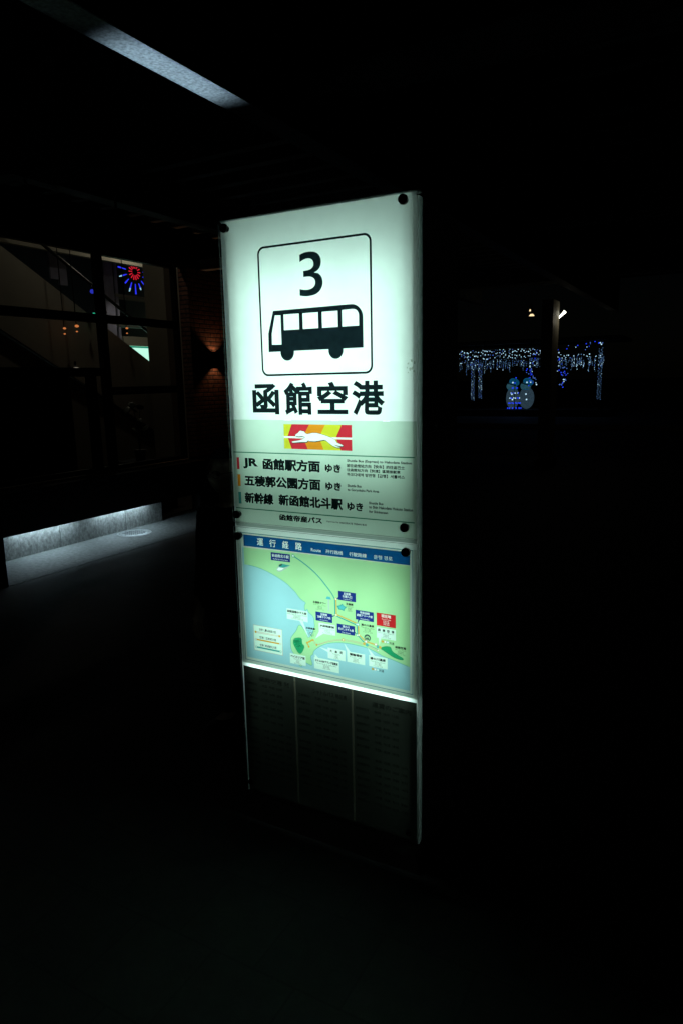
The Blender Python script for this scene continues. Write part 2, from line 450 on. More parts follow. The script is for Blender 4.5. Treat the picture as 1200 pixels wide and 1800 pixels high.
rs = random.Random(21); scraps = []
for k in range(9):
    cu, cz = 715 + rs.uniform(-14, 12), 1788 + rs.uniform(-26, 26); nn = rs.randint(5, 8); q0 = rs.uniform(2, 7)
    scraps.append(fill(poly([(cu + q0 * rs.uniform(.4, 1.3) * math.cos(j * math.tau / nn), cz + q0 * rs.uniform(.4, 1.5) * math.sin(j * math.tau / nn)) for j in range(nn)])))
M['residue'] = film('tape_residue', (.70, .72, .66))
overlay('tape_residue', scraps, M['residue'], -.0012, up)

# --- destination sheet with the running dog emblem
M['d_yellow'] = transl('d_yellow', (.56, .50, .03)); M['d_red'] = transl('d_red', (.55, .025, .04)); M['d_orange'] = transl('d_orange', (.66, .21, .015))
M['d_green'] = transl('d_green', (.02, .16, .09)); M['d_teal'] = transl('d_teal', (.04, .24, .22)); M['d_white'] = transl('d_white', (.84, .84, .80)); M['d_black'] = transl('d_black', (.03, .04, .04))
dog = [(280, 1567), (286, 1571), (292, 1574.5), (298, 1580.5), (303, 1583), (308, 1581.5), (317, 1580), (321, 1574.5), (329, 1571), (340, 1573), (350, 1575.5), (367, 1575.5), (383, 1572), (403, 1567), (423, 1561), (438, 1554), (444, 1545), (462, 1538.5), (468, 1535.5), (466, 1533.5), (456, 1533.5), (439, 1536.5), (433, 1538), (443, 1533), (456, 1530), (457, 1528.5), (444, 1528.5), (429, 1533.5), (417, 1541), (404, 1550.5), (396, 1553), (383, 1551), (359, 1547), (338, 1547.5), (332, 1550), (326, 1544.5), (300, 1543), (272, 1540.5), (266, 1541.5), (267, 1544.5), (297, 1549), (314, 1554.5), (320, 1561), (308, 1564), (294, 1562.5), (283, 1563.5)]
dc = np.array(dog).mean(0)
dshadow = poly([(p[0] + 2.2, p[1] - 3.0) for p in dog]); dline = segs_of(embolden(np.array(dog, float), [(i, (i + 1) % len(dog)) for i in range(len(dog))], 1.1))
L = [(0, rect(5.6, 1236, 733.4, 1618.3)),
     (1, rect(233, 1518.5, 502, 1604.5))]
def chev(a, b_, mid=1561):
    return poly([(a[0], 1604.5), (b_[0], 1604.5), (b_[1], mid), (b_[2], 1518.5), (a[2], 1518.5), (a[1], mid)])
L += [(2, chev((267, 248, 264), (338, 311, 330))), (3, chev((338, 311, 330), (401, 376, 393))), (1, chev((401, 376, 393), (464, 441, 460))), (2, poly([(464, 1604.5), (502, 1604.5), (502, 1518.5), (460, 1518.5), (441, 1561)])),
      (6, rect(233, 1556, 502, 1562.5)), (7, dshadow), (7, dline), (6, poly(dog)),
      (4, poly([(9, 1498), (726, 1502), (726, 1505.5), (9, 1501.5)])), (4, rect(9, 1289.5, 726, 1293)),
      (2, rect(22, 1437, 33.5, 1481)), (3, rect(22, 1374, 35, 1418)), (5, rect(22, 1308, 35, 1352))]
dest = printed_panel('destination_face', L, [M['opal2'], M['d_yellow'], M['d_red'], M['d_orange'], M['d_green'], M['d_teal'], M['d_white'], M['d_black']], 0, sign)
B = .048
T = [text("JR", 51, 1441, 118, 1480, .05, 3), text("函館駅方面", 138, 1439, 378, 1482, B, 3), text("ゆき", 397, 1442, 458, 1471, B, 3),
     text("五稜郭公園方面", 54, 1376, 378, 1418, B, 3), text("ゆき", 397, 1380, 458, 1409, B, 3),
     text("新幹線", 51, 1312, 180, 1354, B, 3), text("新函館北斗駅", 201, 1313, 463, 1355, B, 3), text("ゆき", 479, 1315, 540, 1344, B, 3),
     text("函館帝産バス", 202, 1258, 381, 1282, B, 3)]
for t_ in T: overlay('lettering', [t_], M['ink'], -.0012, dest)
F_ = [text("Shuttle Bus (Express) to Hakodate Station", 482, 1479, 717, 1490, .034), text("前往函馆站方向【快车】的往返巴士", 481, 1463, 692, 1475, .034),
      text("往函館站方向【快速】區間接駁車", 481, 1449, 677, 1460, .034), text("하코다테역 방면행【급행】셔틀버스", 481, 1433, 692, 1445, .034),
      text("Shuttle Bus", 482, 1396, 535, 1405.5, .034), text("to Goryokaku Park Area", 482, 1380, 600, 1391.5, .034),
      text("Shuttle Bus", 562, 1342, 615, 1351, .034), text("to Shin Hakodate Hokuto Station", 562, 1328, 721, 1338, .034), text("for Shinkansen", 562, 1313, 632, 1322, .034),
      text("Operated by", 398, 1266.5, 447, 1273, .02), text("HAKODATE TEISAN BUS", 450, 1266.5, 552, 1273, .03)]
for a_, c_ in ((0, 4), (4, 6), (6, 9), (9, 11)): overlay('small_lettering', F_[a_:c_], M['ink_fine'], -.0012, dest)

# --- route map
mm = [('paper', (.62, .68, .62)), ('water', (.34, .57, .65)), ('land', (.41, .66, .35)), ('blue', (.006, .085, .27)), ('line', (.03, .18, .24)), ('navy', (.012, .03, .20)),
      ('red', (.62, .02, .025)), ('label', (.72, .84, .76)), ('green', (.02, .30, .13)), ('teal', (.05, .33, .30)), ('orange', (.68, .36, .05)), ('white', (.88, .9, .88)),
      ('rose', (.60, .33, .26)), ('grey', (.44, .52, .48)), ('dark', (.03, .06, .06)), ('cyan', (.1, .42, .48))]
K = {n_: i for i, (n_, c) in enumerate(mm)}
mats = [transl('map_' + n_, c) for n_, c in mm]
coast = [(24, 1075), (62, 1074), (105, 1068), (150, 1055), (187, 1040), (221, 1024), (246, 1005), (260, 994), (271, 979), (285, 968), (303, 961), (296, 952), (295, 937), (299, 926), (303, 935), (308, 938), (312, 925), (328, 917), (334, 906), (335, 891), (337, 877), (331, 866), (328, 850), (313, 830), (306, 828), (301, 842), (288, 859), (278, 871), (266, 870), (258, 848), (241, 828), (230, 812), (229, 786), (233, 765), (245, 751), (258, 722), (272, 706), (284, 722), (293, 728), (304, 725), (318, 721), (323, 727), (317, 745), (316, 760), (326, 765), (328, 778), (344, 794), (368, 810), (396, 822), (435, 831), (477, 834), (514, 833), (548, 831), (581, 821), (613, 809), (646, 804), (678, 796), (709, 789)]
cs = smooth_pts(coast, 1)
land = poly([tuple(q_) for q_ in cs] + [(709, 1146), (34, 1141), (34, 1075)])
def box_label(k, u0, z0, u1, z1, tail=None):
    out = [(K[k], rect(u0, z0, u1, z1))]
    if tail: out.append((K[k], poly(tail)))
    return out
def ring(c, r, k_out, k_in='white', f=.62): return [(K[k_out], circle(c, r, 16)), (K[k_in], circle(c, r * f, 16))]
L = [(K['paper'], rect(5.6, 675.7, 733.4, 1200.3)), (K['line'], rect(18, 691, 720, 1199)), (K['paper'], rect(20.2, 693.2, 717.8, 1196.8)),
     (K['water'], rect(26, 703, 709, 1141)), (K['land'], land), (K['teal'], stroke(cs[2:-1], 1.6)),
     (K['blue'], rect(35, 1147, 710, 1191)), (K['green'], poly([tuple(q_) for q_ in smooth_pts([(248, 816), (265, 822), (281, 822), (280, 801), (292, 792), (285, 774), (274, 758), (263, 759), (250, 777), (241, 791), (241, 806)], 1, True)])),
     (K['green'], poly([tuple(q_) for q_ in smooth_pts([(594, 838), (614, 848), (622, 850), (638, 851), (643, 835), (662, 826), (684, 818), (686, 810), (671, 808), (646, 813), (620, 826)], 1, True)])),
     (K['teal'], stroke(smooth_pts([(254, 1131), (301, 1108), (353, 1073), (396, 1028), (413, 1008), (424, 988)], 2), 4.2)),
     (K['teal'], stroke([(422.5, 990), (422.5, 935), (428, 929), (506, 908.5), (510, 900), (510, 872), (538, 846), (555, 839), (588, 831)], 4.4)),
     (K['orange'], stroke([(428, 990), (428, 938), (433, 934), (512, 913.5), (514.5, 900), (515, 874), (543, 853), (581, 848), (597, 841)], 4.4)),
     (K['rose'], stroke(smooth_pts([(328, 822), (343, 806), (375, 822), (411, 835.5), (453, 844), (498, 845), (538, 842), (560, 836), (588, 828)], 1), 5.5)),
     (K['land'], stroke(smooth_pts([(329, 821), (343, 807.5), (375, 823), (411, 836), (453, 844), (498, 845), (538, 842), (560, 836), (587, 828.5)], 1), 2.8)),
     (K['orange'], stroke([(302, 807), (325, 822)], 5)), (K['orange'], stroke([(302, 807), (310, 792)], 4.5)), (K['dark'], stroke([(325, 833), (318, 845)], 1.6)),
     (K['grey'], rect(394, 942, 401, 987)), (K['cyan'], poly([(386, 987), (409, 987), (404, 997), (391, 997)])),
     (K['teal'], poly([(430, 967), (443, 971), (452, 978), (459, 971), (470, 968), (461, 960), (459, 952), (448, 955), (438, 955)])), (K['cyan'], poly([(436, 966), (446, 969), (452, 974), (458, 969), (464, 967), (458, 961), (456, 956), (448, 958), (441, 958)])),
     (K['grey'], poly([tuple(q_) for q_ in smooth_pts([(178, 1071), (189, 1087), (205, 1097), (241, 1093), (215, 1075), (200, 1065), (186, 1063)], 1, True)])),
     (K['teal'], poly([(188, 1086), (205, 1096), (241, 1093), (222, 1086), (200, 1078)])), (K['dark'], poly([(190, 1090), (204, 1096), (205, 1090), (195, 1086)])), (K['white'], poly([(181, 1071), (190, 1081), (213, 1081), (203, 1072), (190, 1068)])),
     (K['dark'], circle((549, 868), 12.5)), (K['land'], circle((549, 866), 9)), (K['dark'], poly([(541, 861), (557, 861), (555, 866), (543, 866)]))]
for u in (545, 549, 553): L.append((K['dark'], rect(u - .9, 866, u + .9, 873)))
L += box_label('label', 218, 887, 308, 928, [(272, 888), (286, 888), (312, 823)])
L += box_label('label', 354, 854, 422, 893, [(356, 862), (374, 855), (337, 829)])
L += box_label('label', 225, 714, 294, 754) + box_label('label', 330, 713, 434, 757, [(333, 752), (352, 754), (334, 769)])
L += box_label('label', 389, 764, 460, 804, [(389, 796), (391, 786), (354, 800)]) + box_label('label', 467, 764, 538, 804, [(468, 802), (482, 802), (456, 832)])
L += box_label('label', 554, 765, 625, 806, [(562, 805), (577, 805), (549, 832)]) + box_label('label', 585, 875, 657, 914, [(592, 876), (602, 876), (594, 848)])
L += box_label('navy', 157, 1105, 241, 1135) + box_label('navy', 437, 991, 506, 1024, [(437, 1000), (441, 993), (427, 993)]) + box_label('navy', 504, 929, 574, 964, [(514, 931), (521, 931), (510, 914)])
L += box_label('navy', 342, 900, 411, 934, [(410, 922), (410, 928), (427, 932)]) + box_label('navy', 429, 867, 500, 902, [(499, 877), (499, 883), (511, 872)])
L += box_label('red', 585, 920, 657, 966)
L += [(K['rose'], rect(62, 737, 193.5, 840)), (K['label'], rect(63.2, 738.2, 192.3, 838.8))]
L += [(K['rose'], rect(72, 809, 181, 815)), (K['label'], rect(73, 810.6, 180, 813.4)), (K['orange'], rect(72, 779, 183, 785)), (K['teal'], rect(72, 748, 183, 754))]
for c, k in (((72, 812), 'orange'), ((181, 812), 'orange'), ((72, 782), 'rose'), ((183, 782), 'rose'), ((72, 751), 'teal'), ((183, 751), 'teal')):
    L += [(K[k], circle(c, 4.8, 14)), (K['orange' if k == 'orange' else 'label'], circle(c, 3.4, 14))]
L += ring((254, 1131), 6, 'teal') + ring((427, 992), 4.6, 'orange') + ring((427, 933), 4.6, 'orange') + ring((513, 911), 5.5, 'teal') + ring((508, 911), 4, 'cyan')
L += ring((510, 871), 5, 'teal') + ring((516, 873), 4.2, 'orange') + ring((543, 853), 5.4, 'rose') + ring((536, 844), 5.2, 'orange', 'orange') + ring((547, 841), 5.6, 'teal', 'cyan') + ring((581, 849), 5.4, 'rose') + ring((589, 842), 5.6, 'teal', 'cyan') + ring((597, 841), 5, 'orange', 'orange') + ring((453, 844), 5.6, 'orange', 'label', .5)
L += ring((589, 828), 3.6, 'rose') + ring((328, 822), 4, 'orange', 'orange') + ring((302, 807), 4, 'orange', 'orange') + ring((309, 793), 4, 'orange', 'orange') + ring((343, 806), 4, 'orange', 'orange') + ring((318, 846), 3.6, 'dark')
for (u, z) in ((607, 864.5), (568, 756)):
    L += ring((u, z), 4.6, 'orange', 'orange', .4) + ring((u + 9.6, z), 4.6, 'rose', 'white', .75) + ring((u + 19.5, z), 4.6, 'cyan', 'white', .7)
def wt(k, t): return [(K[k], segs_of(t))]
L += wt('white', spread("運行経路", 97, 1155, 293, 1183, .02, 3)) + wt('white', text("Route", 331, 1156, 372, 1168, .008)) + wt('white', text("开行路线", 391, 1155, 458, 1169, .008)) + wt('white', text("行駛路線", 483, 1155, 549, 1169, .008)) + wt('white', text("운행 경로", 577, 1155, 646, 1169, .008))
L += wt('white', text("新函館北斗駅", 162, 1118, 236, 1130, .012)) + wt('white', text("Shin-Hakodate-Hokuto Station", 166, 1108.5, 232, 1113.5, 0, 1))
for (s1, s2, s3, u0, z0, u1, z1) in (("五稜郭", "公園入口", "Goryokaku Koen", 437, 991, 506, 1024), ("市民会館", "函館アリーナ前", "Shiminkaikan", 504, 929, 574, 964), ("五稜郭", "法華クラブ前", "Goryokaku", 342, 900, 411, 934), ("湯の川", "花びしホテル前", "Yunokawa", 429, 867, 500, 902)):
    c = (u0 + u1) / 2; h1 = 4.6 * len(s1); h2 = min(30, 4.6 * len(s2))
    L += wt('white', text(s1, c - h1, z1 - 12, c + h1, z1 - 3, .012)) + wt('white', text(s2, c - h2, z1 - 22, c + h2, z1 - 13.2, .012)) + wt('white', text(s3, c - 17, z0 + 3, c + 17, z0 + 7.5, 0, 1))
L += wt('white', text("現在地", 603, 951, 639, 963, .012)) + wt('white', text("You are here", 604, 943, 638, 948, 0, 1)) + wt('white', text("您在此处", 610, 936, 632, 941, 0, 1)) + wt('white', text("現在位置", 610, 930, 632, 935, 0, 1)) + wt('white', text("현재 위치", 610, 924, 632, 929, 0, 1))
mapf = printed_panel('map_face', L, mats, 0, sign)
T = []
def place(jp, en, zh, ko, u0, z1, u1, hgt=10.5, sp=False):
    c = (u0 + u1) / 2
    T.append((spread if sp else text)(jp, u0, z1 - hgt, u1, z1, .045))
    hw = min((u1 - u0) / 2, 2.0 * len(en))
    T.append(text(en, c - hw, z1 - hgt - 6.6, c + hw, z1 - hgt - 2, 0, 1))
    for k, s in enumerate((zh, zh, ko)):
        a = min((u1 - u0) * .42, 2.6 * len(s)); z = z1 - hgt - 12 - 5.4 * k
        T.append(text(s, c - a, z, c + a, z + 4.3, 0, 1))
place("函館国際ホテル前", "Hakodate Kokusai Hotel", "函馆国际酒店", "하코다테 국제 호텔", 221, 924, 305)
place("JR函館駅前", "JR Hakodate Station", "JR函馆站", "JR 하코다테역", 359, 889, 419)
place("ベイエリア前", "Bay Area", "港湾区", "베이 에리어", 228, 749, 291)
place("ホテルWBFグランデ函館前", "Hotel Grande Hakodate", "函馆大酒店", "호텔 그란데", 335, 752, 430)
place("大森町", "Omoricho", "大森町", "오모리초", 398, 799, 450, 10, True)
place("競輪場前", "Keirinjo-mae", "竞轮场前", "경륜장 앞", 478, 801, 527)
place("湯の川温泉", "Yunokawa Onsen", "汤之川温泉", "유노카와 온천", 558, 801, 619)
place("函館空港", "Hakodate Airport", "函馆机场", "하코다테 공항", 590, 910, 651, 10, True)
place("湯の川温泉", "Yunokawa Onsen", "汤之川温泉", "유노카와 온천", 525, 918, 576, 9)
place("函館空港", "Hakodate Airport", "函馆机场", "하코다테 공항", 655, 858, 695, 9.5)
place("JR函館駅", "JR Hakodate Station", "JR函馆站", "하코다테역", 299, 870, 341, 9.5)
place("五稜郭タワー", "Goryokaku Tower", "五棱郭塔", "고료카쿠 타워", 333, 974, 388, 9.5)
place("五稜郭", "Goryokaku", "五棱郭", "고료카쿠", 467, 985, 496, 9)
T += [text("共通", 633, 858, 651, 868, .012), text("共通", 593, 751, 611, 761, .012)]
T += [spread("空港⇔JR函館駅方面", 90, 820, 167, 830, .012), spread("空港⇔五稜郭方面", 90, 789, 167, 799, .012), spread("空港⇔新函館北斗駅", 90, 758, 167, 768, .012)]
for k in range(13): overlay('small_lettering', T[k * 5:k * 5 + 5], M['ink_fine'], -.0012, mapf)
for k in range(65, len(T)): overlay('small_lettering', T[k:k + 1], M['ink_fine'], -.0012, mapf)
L = [text("函館山", 247, 801, 277, 812, .012), text("Mt. Hakodate", 248, 794, 276, 798.5, 0, 1), text("函馆山", 254, 788, 270, 792.5, 0, 1), text("하코다테산", 252, 782, 273, 786.5, 0, 1)]
M['pale_ink'] = transl('pale_ink', (.5, .6, .55), .5)
overlay('hill_lettering', L, M['pale_ink'], -.0012, mapf)

# --- timetable below, faintly backlit through its sheets
M['board'] = pbr('board', (.05, .055, .055), .6, noise=.15, scale=6)
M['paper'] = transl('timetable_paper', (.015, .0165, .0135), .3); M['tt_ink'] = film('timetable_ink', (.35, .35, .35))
M['tape'] = transl('divider', (.052, .045, .032), .3)
rnd = random.Random(3)
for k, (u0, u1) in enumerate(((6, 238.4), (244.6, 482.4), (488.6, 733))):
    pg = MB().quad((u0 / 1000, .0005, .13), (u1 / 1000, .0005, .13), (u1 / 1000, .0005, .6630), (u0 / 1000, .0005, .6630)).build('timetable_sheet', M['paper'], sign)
    T = []
    heads = ["函館空港 発", "シャトルバス 時刻表", "運賃のご案内"][k]
    T.append(text(heads, u0 + 75, 612, u1 - 20, 632, .02))
    rows = ["函館駅前行", "五稜郭行", "新函館北斗", "湯の川温泉"]
    for r in range(13):
        z = 590 - r * 29 - (14 if r > 5 else 0)
        T.append(text(rows[(r + k) % 4], u0 + 10, z, u0 + 62, z + 11, .01))
        for q_ in range(3 if r < 6 else 4):
            T.append(text("%d:%02d" % (rnd.randint(7, 20), rnd.choice((0, 5, 10, 15, 20, 30, 40, 45, 55))), u0 + 85 + q_ * 34, z, u0 + 109 + q_ * 34, z + 10, .02))
    for t_ in T: overlay('lettering', [t_], M['tt_ink'], -.0002, pg)
for u in (241.5, 485.5):
    MB().quad(((u - 3) / 1000, .0005, .13), ((u + 3) / 1000, .0005, .13), ((u + 3) / 1000, .0005, .6630), ((u - 3) / 1000, .0005, .6630)).build('divider', M['tape'], sign)

# --- clear acrylic covers and their bolts
def cover(x0, x1, z0, z1):
    c = MB(); c.quad((x0, -.012, z0), (x1, -.012, z0), (x1, -.012, z1), (x0, -.012, z1)).quad((x0, -.007, z0), (x1, -.007, z0), (x1, -.007, z1), (x0, -.007, z1))
    c.mi = 1
    for p, q_ in (((x0, z0), (x1, z0)), ((x1, z0), (x1, z1)), ((x1, z1), (x0, z1)), ((x0, z1), (x0, z0))):
        c.quad((p[0], -.012, p[1]), (q_[0], -.012, q_[1]), (q_[0], -.007, q_[1]), (p[0], -.007, p[1]))
    return c.build('acrylic_cover', [M['acrylic'], M['acrylic_edge']], sign)
cover(-.001, .741, 1.240, 2.299); cover(.0, .741, .124, 1.221)
for (u, z) in [(27, 2273), (696, 2277), (22, 1269), (697, 1276), (22, 1187), (701, 1194)]:
    c = MB(); c.tube((u / 1000, -.0125, z / 1000), (u / 1000, -.021, z / 1000), .0155, .0145, 24).tube((u / 1000, -.0065, z / 1000), (u / 1000, .0, z / 1000), .011, None, 16)
    c.build('bolt', M['cap'], sign)
M['chrome'] = pbr('small_bolt', (.30, .30, .30), .25, 1)
for (u, z) in [(25, 176), (709, 171)]:
    c = MB(); c.tube((u / 1000, -.0125, z / 1000), (u / 1000, -.021, z / 1000), .012, .010, 20); c.build('bolt', M['chrome'], sign)
settle(sign)

# narrow linear uplight hung under the canopy, grazing the steel beam
upl = thing('linear_uplight', 'long black linear uplight hung under the canopy left of the lit pylon', 'uplight', (-1.05, .32, 2.42))
LO = Vector((-1.05, .32, 2.42)); d = (Vector((-.433, .32, 2.97)) - LO).normalized()
h = MB(); h.box(-.03, .03, -.36, .36, -.05, -.01).box(-.03, -.026, -.36, .36, -.0098, .04).box(.026, .03, -.36, .36, -.0098, .04).box(-.0258, .0258, -.36, -.356, -.0098, .04).box(-.0258, .0258, .356, .36, -.0098, .04)
ho = h.build('housing', M['black_metal'], upl); ho.rotation_euler = d.to_track_quat('Z', 'Y').to_euler()
for y in (-.25, .25): MB().tube((-.02, y, -.01), (-.02, y, .598), .006, .006, 8).build('hanger_rod', M['black_metal'], upl)
ar = bpy.data.lights.new('linear_beam', 'AREA'); ar.shape = 'RECTANGLE'; ar.size = .02; ar.size_y = .58; ar.energy = .58; ar.color = (.58, .83, 1.0); ar.spread = R(19)
so = bpy.data.objects.new('linear_beam', ar); COL.objects.link(so); so.parent = upl; so.location = d * .002
zz = -d; yy = Vector((0, 1, 0)); xx = yy.cross(zz).normalized(); so.rotation_euler = Matrix((xx, yy, zz)).transposed().to_euler()
ho.rotation_euler = Matrix((yy.cross(d).normalized(), yy, d)).transposed().to_euler()

# ------------------------------------------------------------------ canopy overhead
can = thing('canopy', 'dark slatted platform canopy on steel beams above the bus stop', 'canopy', (0, 4, 0))
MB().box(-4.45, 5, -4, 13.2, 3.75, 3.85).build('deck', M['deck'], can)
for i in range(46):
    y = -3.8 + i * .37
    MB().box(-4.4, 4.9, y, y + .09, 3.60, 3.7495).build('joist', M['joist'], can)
def hbeam(x, y0, y1, z0, wd, ht, mat, name='beam'):
    bb = MB(); bb.box(x - wd / 2, x + wd / 2, y0, y1, z0, z0 + .009).box(x - .004, x + .004, y0, y1, z0 + .0092, z0 + ht - .0092).box(x - wd / 2, x + wd / 2, y0, y1, z0 + ht - .009, z0 + ht)
    return bb.build(name, mat, can)
MB().box(-.498, -.368, -3.9, 13.1, 2.97, 2.976).build('soffit_plate', M['galv'], can)
M['spill_black'] = pbr('spill_black', (.003, .003, .003), .9, spec=.1)  # near-black so lamp spill stays dark: shade put into the colour
MB().box(-.47, -.40, -3.9, 13.1, 2.9762, 3.5995).build('steel_beam', M['spill_black'], can)  # made tall to block lamp spill towards the ceiling
MB().box(-2.3, -.52, -3.9, 1.25, 3.02, 3.165).build('spill_blocker', M['spill_black'], can)  # added black box that stops lamp spill reaching the ceiling
hbeam(-3.2, -3.9, 13.1, 3.30, .15, .298, M['joist']); hbeam(2.4, -3.9, 13.1, 3.30, .15, .298, M['joist'])
for y in (-2.6, 1.3, 5.2, 9.1): MB().box(-4.4, 4.9, y, y + .12, 3.172, 3.297).build('cross_beam', M['joist'], can)
settle(can)

# far column with its flood lamp
fc = thing('column', 'square beige column lit by a small lamp at its top', 'column', (-1.43, 11.7, 0))
MB().box(-1.54, -1.33, 11.5, 12.05, 0, 3.16, .008).build('shaft', M['pale_col'], fc)
MB().box(-1.58, -1.29, 11.46, 12.09, 0.0005, .14, .01).build('base', M['fascia'], fc)
settle(fc)
fl = thing('flood_lamp', 'small tilted white lamp glowing beside the top of the column', 'lamp', (-1.30, 12.1, 2.9))
MB().tube((-1.37, 12.12, 2.84), (-1.235, 12.12, 2.975), .012, .028, 12).build('lens', emit('flood_lens', (1, 1, .82), 5), fl)
MB().tube((-1.36, 12.145, 2.90), (-1.25, 12.16, 3.01), .035, .035, 12).build('housing', M['black_metal'], fl)
settle(fl)
def bulb_light(name, loc, col, e, r=.05, parent=None):
    ld = bpy.data.lights.new(name, 'POINT'); ld.energy = e; ld.color = col; ld.shadow_soft_size = r
    lo = bpy.data.objects.new(name, ld); COL.objects.link(lo); lo.location = loc
    if parent: lo.parent = parent; lo.location = Vector(loc) - parent.location
    return lo
bulb_light('flood_light', (-1.15, 12.0, 2.80), (1, .92, .7), .55, .06, fl)
M['warm_lens'] = emit('warm_lens', (1, .74, .40), 1.2)
for i, (x, y, z, lab) in enumerate(((-3.83, 20, 3.72, 'upper of two tiny warm lamps left of the column lamp'), (-3.80, 20, 3.58, 'lower and brighter of two tiny warm lamps left of the column'))):
    t = thing('downlight', lab, 'lamp', (x, y, z), 'tiny warm lamps under the far roof')
    MB().tube((x, y, z), (x, y, z + .06), .05 + .035 * i, .04, 10).build('lens', M['warm_lens'], t)
    MB().tube((x, y, z + .062), (x, y, z + .2), .05, .05, 10).build('housing', M['black_metal'], t)
    settle(t)

# ------------------------------------------------------------------ shop building on the left
FX = -4.73
def brick_mat():
    mt, n, l, out = new_mat('brick'); bs = n.new('ShaderNodeBsdfPrincipled'); l.new(bs.outputs[0], out.inputs[0]); bs.inputs['Roughness'].default_value = .85
    tc = n.new('ShaderNodeTexCoord'); sx = n.new('ShaderNodeSeparateXYZ'); cx = n.new('ShaderNodeCombineXYZ')
    l.new(tc.outputs['Object'], sx.inputs[0]); l.new(sx.outputs['Y'], cx.inputs['X']); l.new(sx.outputs['Z'], cx.inputs['Y'])
    br = n.new('ShaderNodeTexBrick'); l.new(cx.outputs[0], br.inputs['Vector']); br.inputs['Scale'].default_value = 1
    br.inputs['Brick Width'].default_value = .22; br.inputs['Row Height'].default_value = .058; br.inputs['Mortar Size'].default_value = .009; br.inputs['Mortar Smooth'].default_value = .3
    br.inputs['Color1'].default_value = (.36, .16, .10, 1); br.inputs['Color2'].default_value = (.22, .09, .06, 1); br.inputs['Mortar'].default_value = (.035, .03, .028, 1)
    ns = n.new('ShaderNodeTexNoise'); ns.inputs['Scale'].default_value = 22; ns.inputs['Detail'].default_value = 6; l.new(tc.outputs['Object'], ns.inputs['Vector'])
    mr = n.new('ShaderNodeMapRange'); mr.inputs[1].default_value = .3; mr.inputs[2].default_value = .7; mr.inputs[3].default_value = .35; mr.inputs[4].default_value = 1.2; l.new(ns.outputs['Fac'], mr.inputs[0])
    mx = n.new('ShaderNodeMix'); mx.data_type = 'RGBA'; mx.blend_type = 'MULTIPLY'; mx.inputs[0].default_value = 1
    l.new(br.outputs['Color'], mx.inputs[6]); l.new(mr.outputs[0], mx.inputs[7]); l.new(mx.outputs[2], bs.inputs['Base Color'])
    bp = n.new('ShaderNodeBump'); bp.invert = True; bp.inputs['Strength'].default_value = .9; bp.inputs['Distance'].default_value = .012
    l.new(br.outputs['Fac'], bp.inputs['Height']); l.new(bp.outputs[0], bs.inputs['Normal']); return mt
def concrete_mat():
    mt, n, l, out = new_mat('concrete'); bs = n.new('ShaderNodeBsdfPrincipled'); l.new(bs.outputs[0], out.inputs[0]); bs.inputs['Roughness'].default_value = .8
    tc = n.new('ShaderNodeTexCoord'); a = n.new('ShaderNodeTexNoise'); a.inputs['Scale'].default_value = 38; a.inputs['Detail'].default_value = 10; a.inputs['Roughness'].default_value = .75
    mp = n.new('ShaderNodeMapping'); mp.inputs['Scale'].default_value = (2, 3, 1.6); l.new(tc.outputs['Object'], mp.inputs[0])
    c = n.new('ShaderNodeTexNoise'); c.inputs['Scale'].default_value = 14; c.inputs['Detail'].default_value = 6
    l.new(tc.outputs['Object'], a.inputs['Vector']); l.new(mp.outputs[0], c.inputs['Vector'])
    mu = n.new('ShaderNodeMath'); mu.operation = 'MULTIPLY'; l.new(a.outputs['Fac'], mu.inputs[0]); l.new(c.outputs['Fac'], mu.inputs[1])
    rp = n.new('ShaderNodeValToRGB'); rp.color_ramp.elements[0].position = .12; rp.color_ramp.elements[1].position = .42
    rp.color_ramp.elements[0].color = (.12, .125, .12, 1); rp.color_ramp.elements[1].color = (.38, .39, .38, 1)
    l.new(mu.outputs[0], rp.inputs[0]); l.new(rp.outputs[0], bs.inputs['Base Color'])
    bp = n.new('ShaderNodeBump'); bp.inputs['Strength'].default_value = .5; bp.inputs['Distance'].default_value = .006; l.new(a.outputs['Fac'], bp.inputs['Height']); l.new(bp.outputs[0], bs.inputs['Normal']); return mt
M['brick'] = brick_mat(); M['concrete'] = concrete_mat()
M['glass'] = clear('shop_glass', (.9, .93, .9), .5)
shop = thing('shop_building', 'dark shop with large mullioned windows, a staircase behind the glass and a lit concrete plinth', 'building', (FX, 4, 0))
Y0, Y1, YE = .2, 5.12, 9.5
MB().box(FX - .12, FX + .0145, Y0, YE, 3.256, 5.0).build('fascia', M['fascia'], shop)
lg = MB(); lg.prism([(FX - .14, .345), (FX + .158, .345), (FX + .158, .288), (FX + .172, .288), (FX + .172, .725), (FX - .14, .725)], 1, 1.73, 5.3)
lg.build('ledge', M['fascia'], shop)
MB().box(FX - .5, FX - .4, 4.2, 5.3, -.02, .75).build('recess_wall', M['fascia'], shop)
for a, c in ((1.73, 2.962), (2.970, 3.925), (3.933, 4.56)): MB().box(FX - .14, FX, a, c, -.02, .3448, .004).build('plinth', M['concrete'], shop)
MB().box(FX - .14, FX + .83, 1.0, 1.72, -.02, .74, .01).build('end_block', M['fascia'], shop)
MB().box(FX - .16, FX + .03, .3, 5.1, .727, .757, .004).build('sill', M['pale_col'], shop)
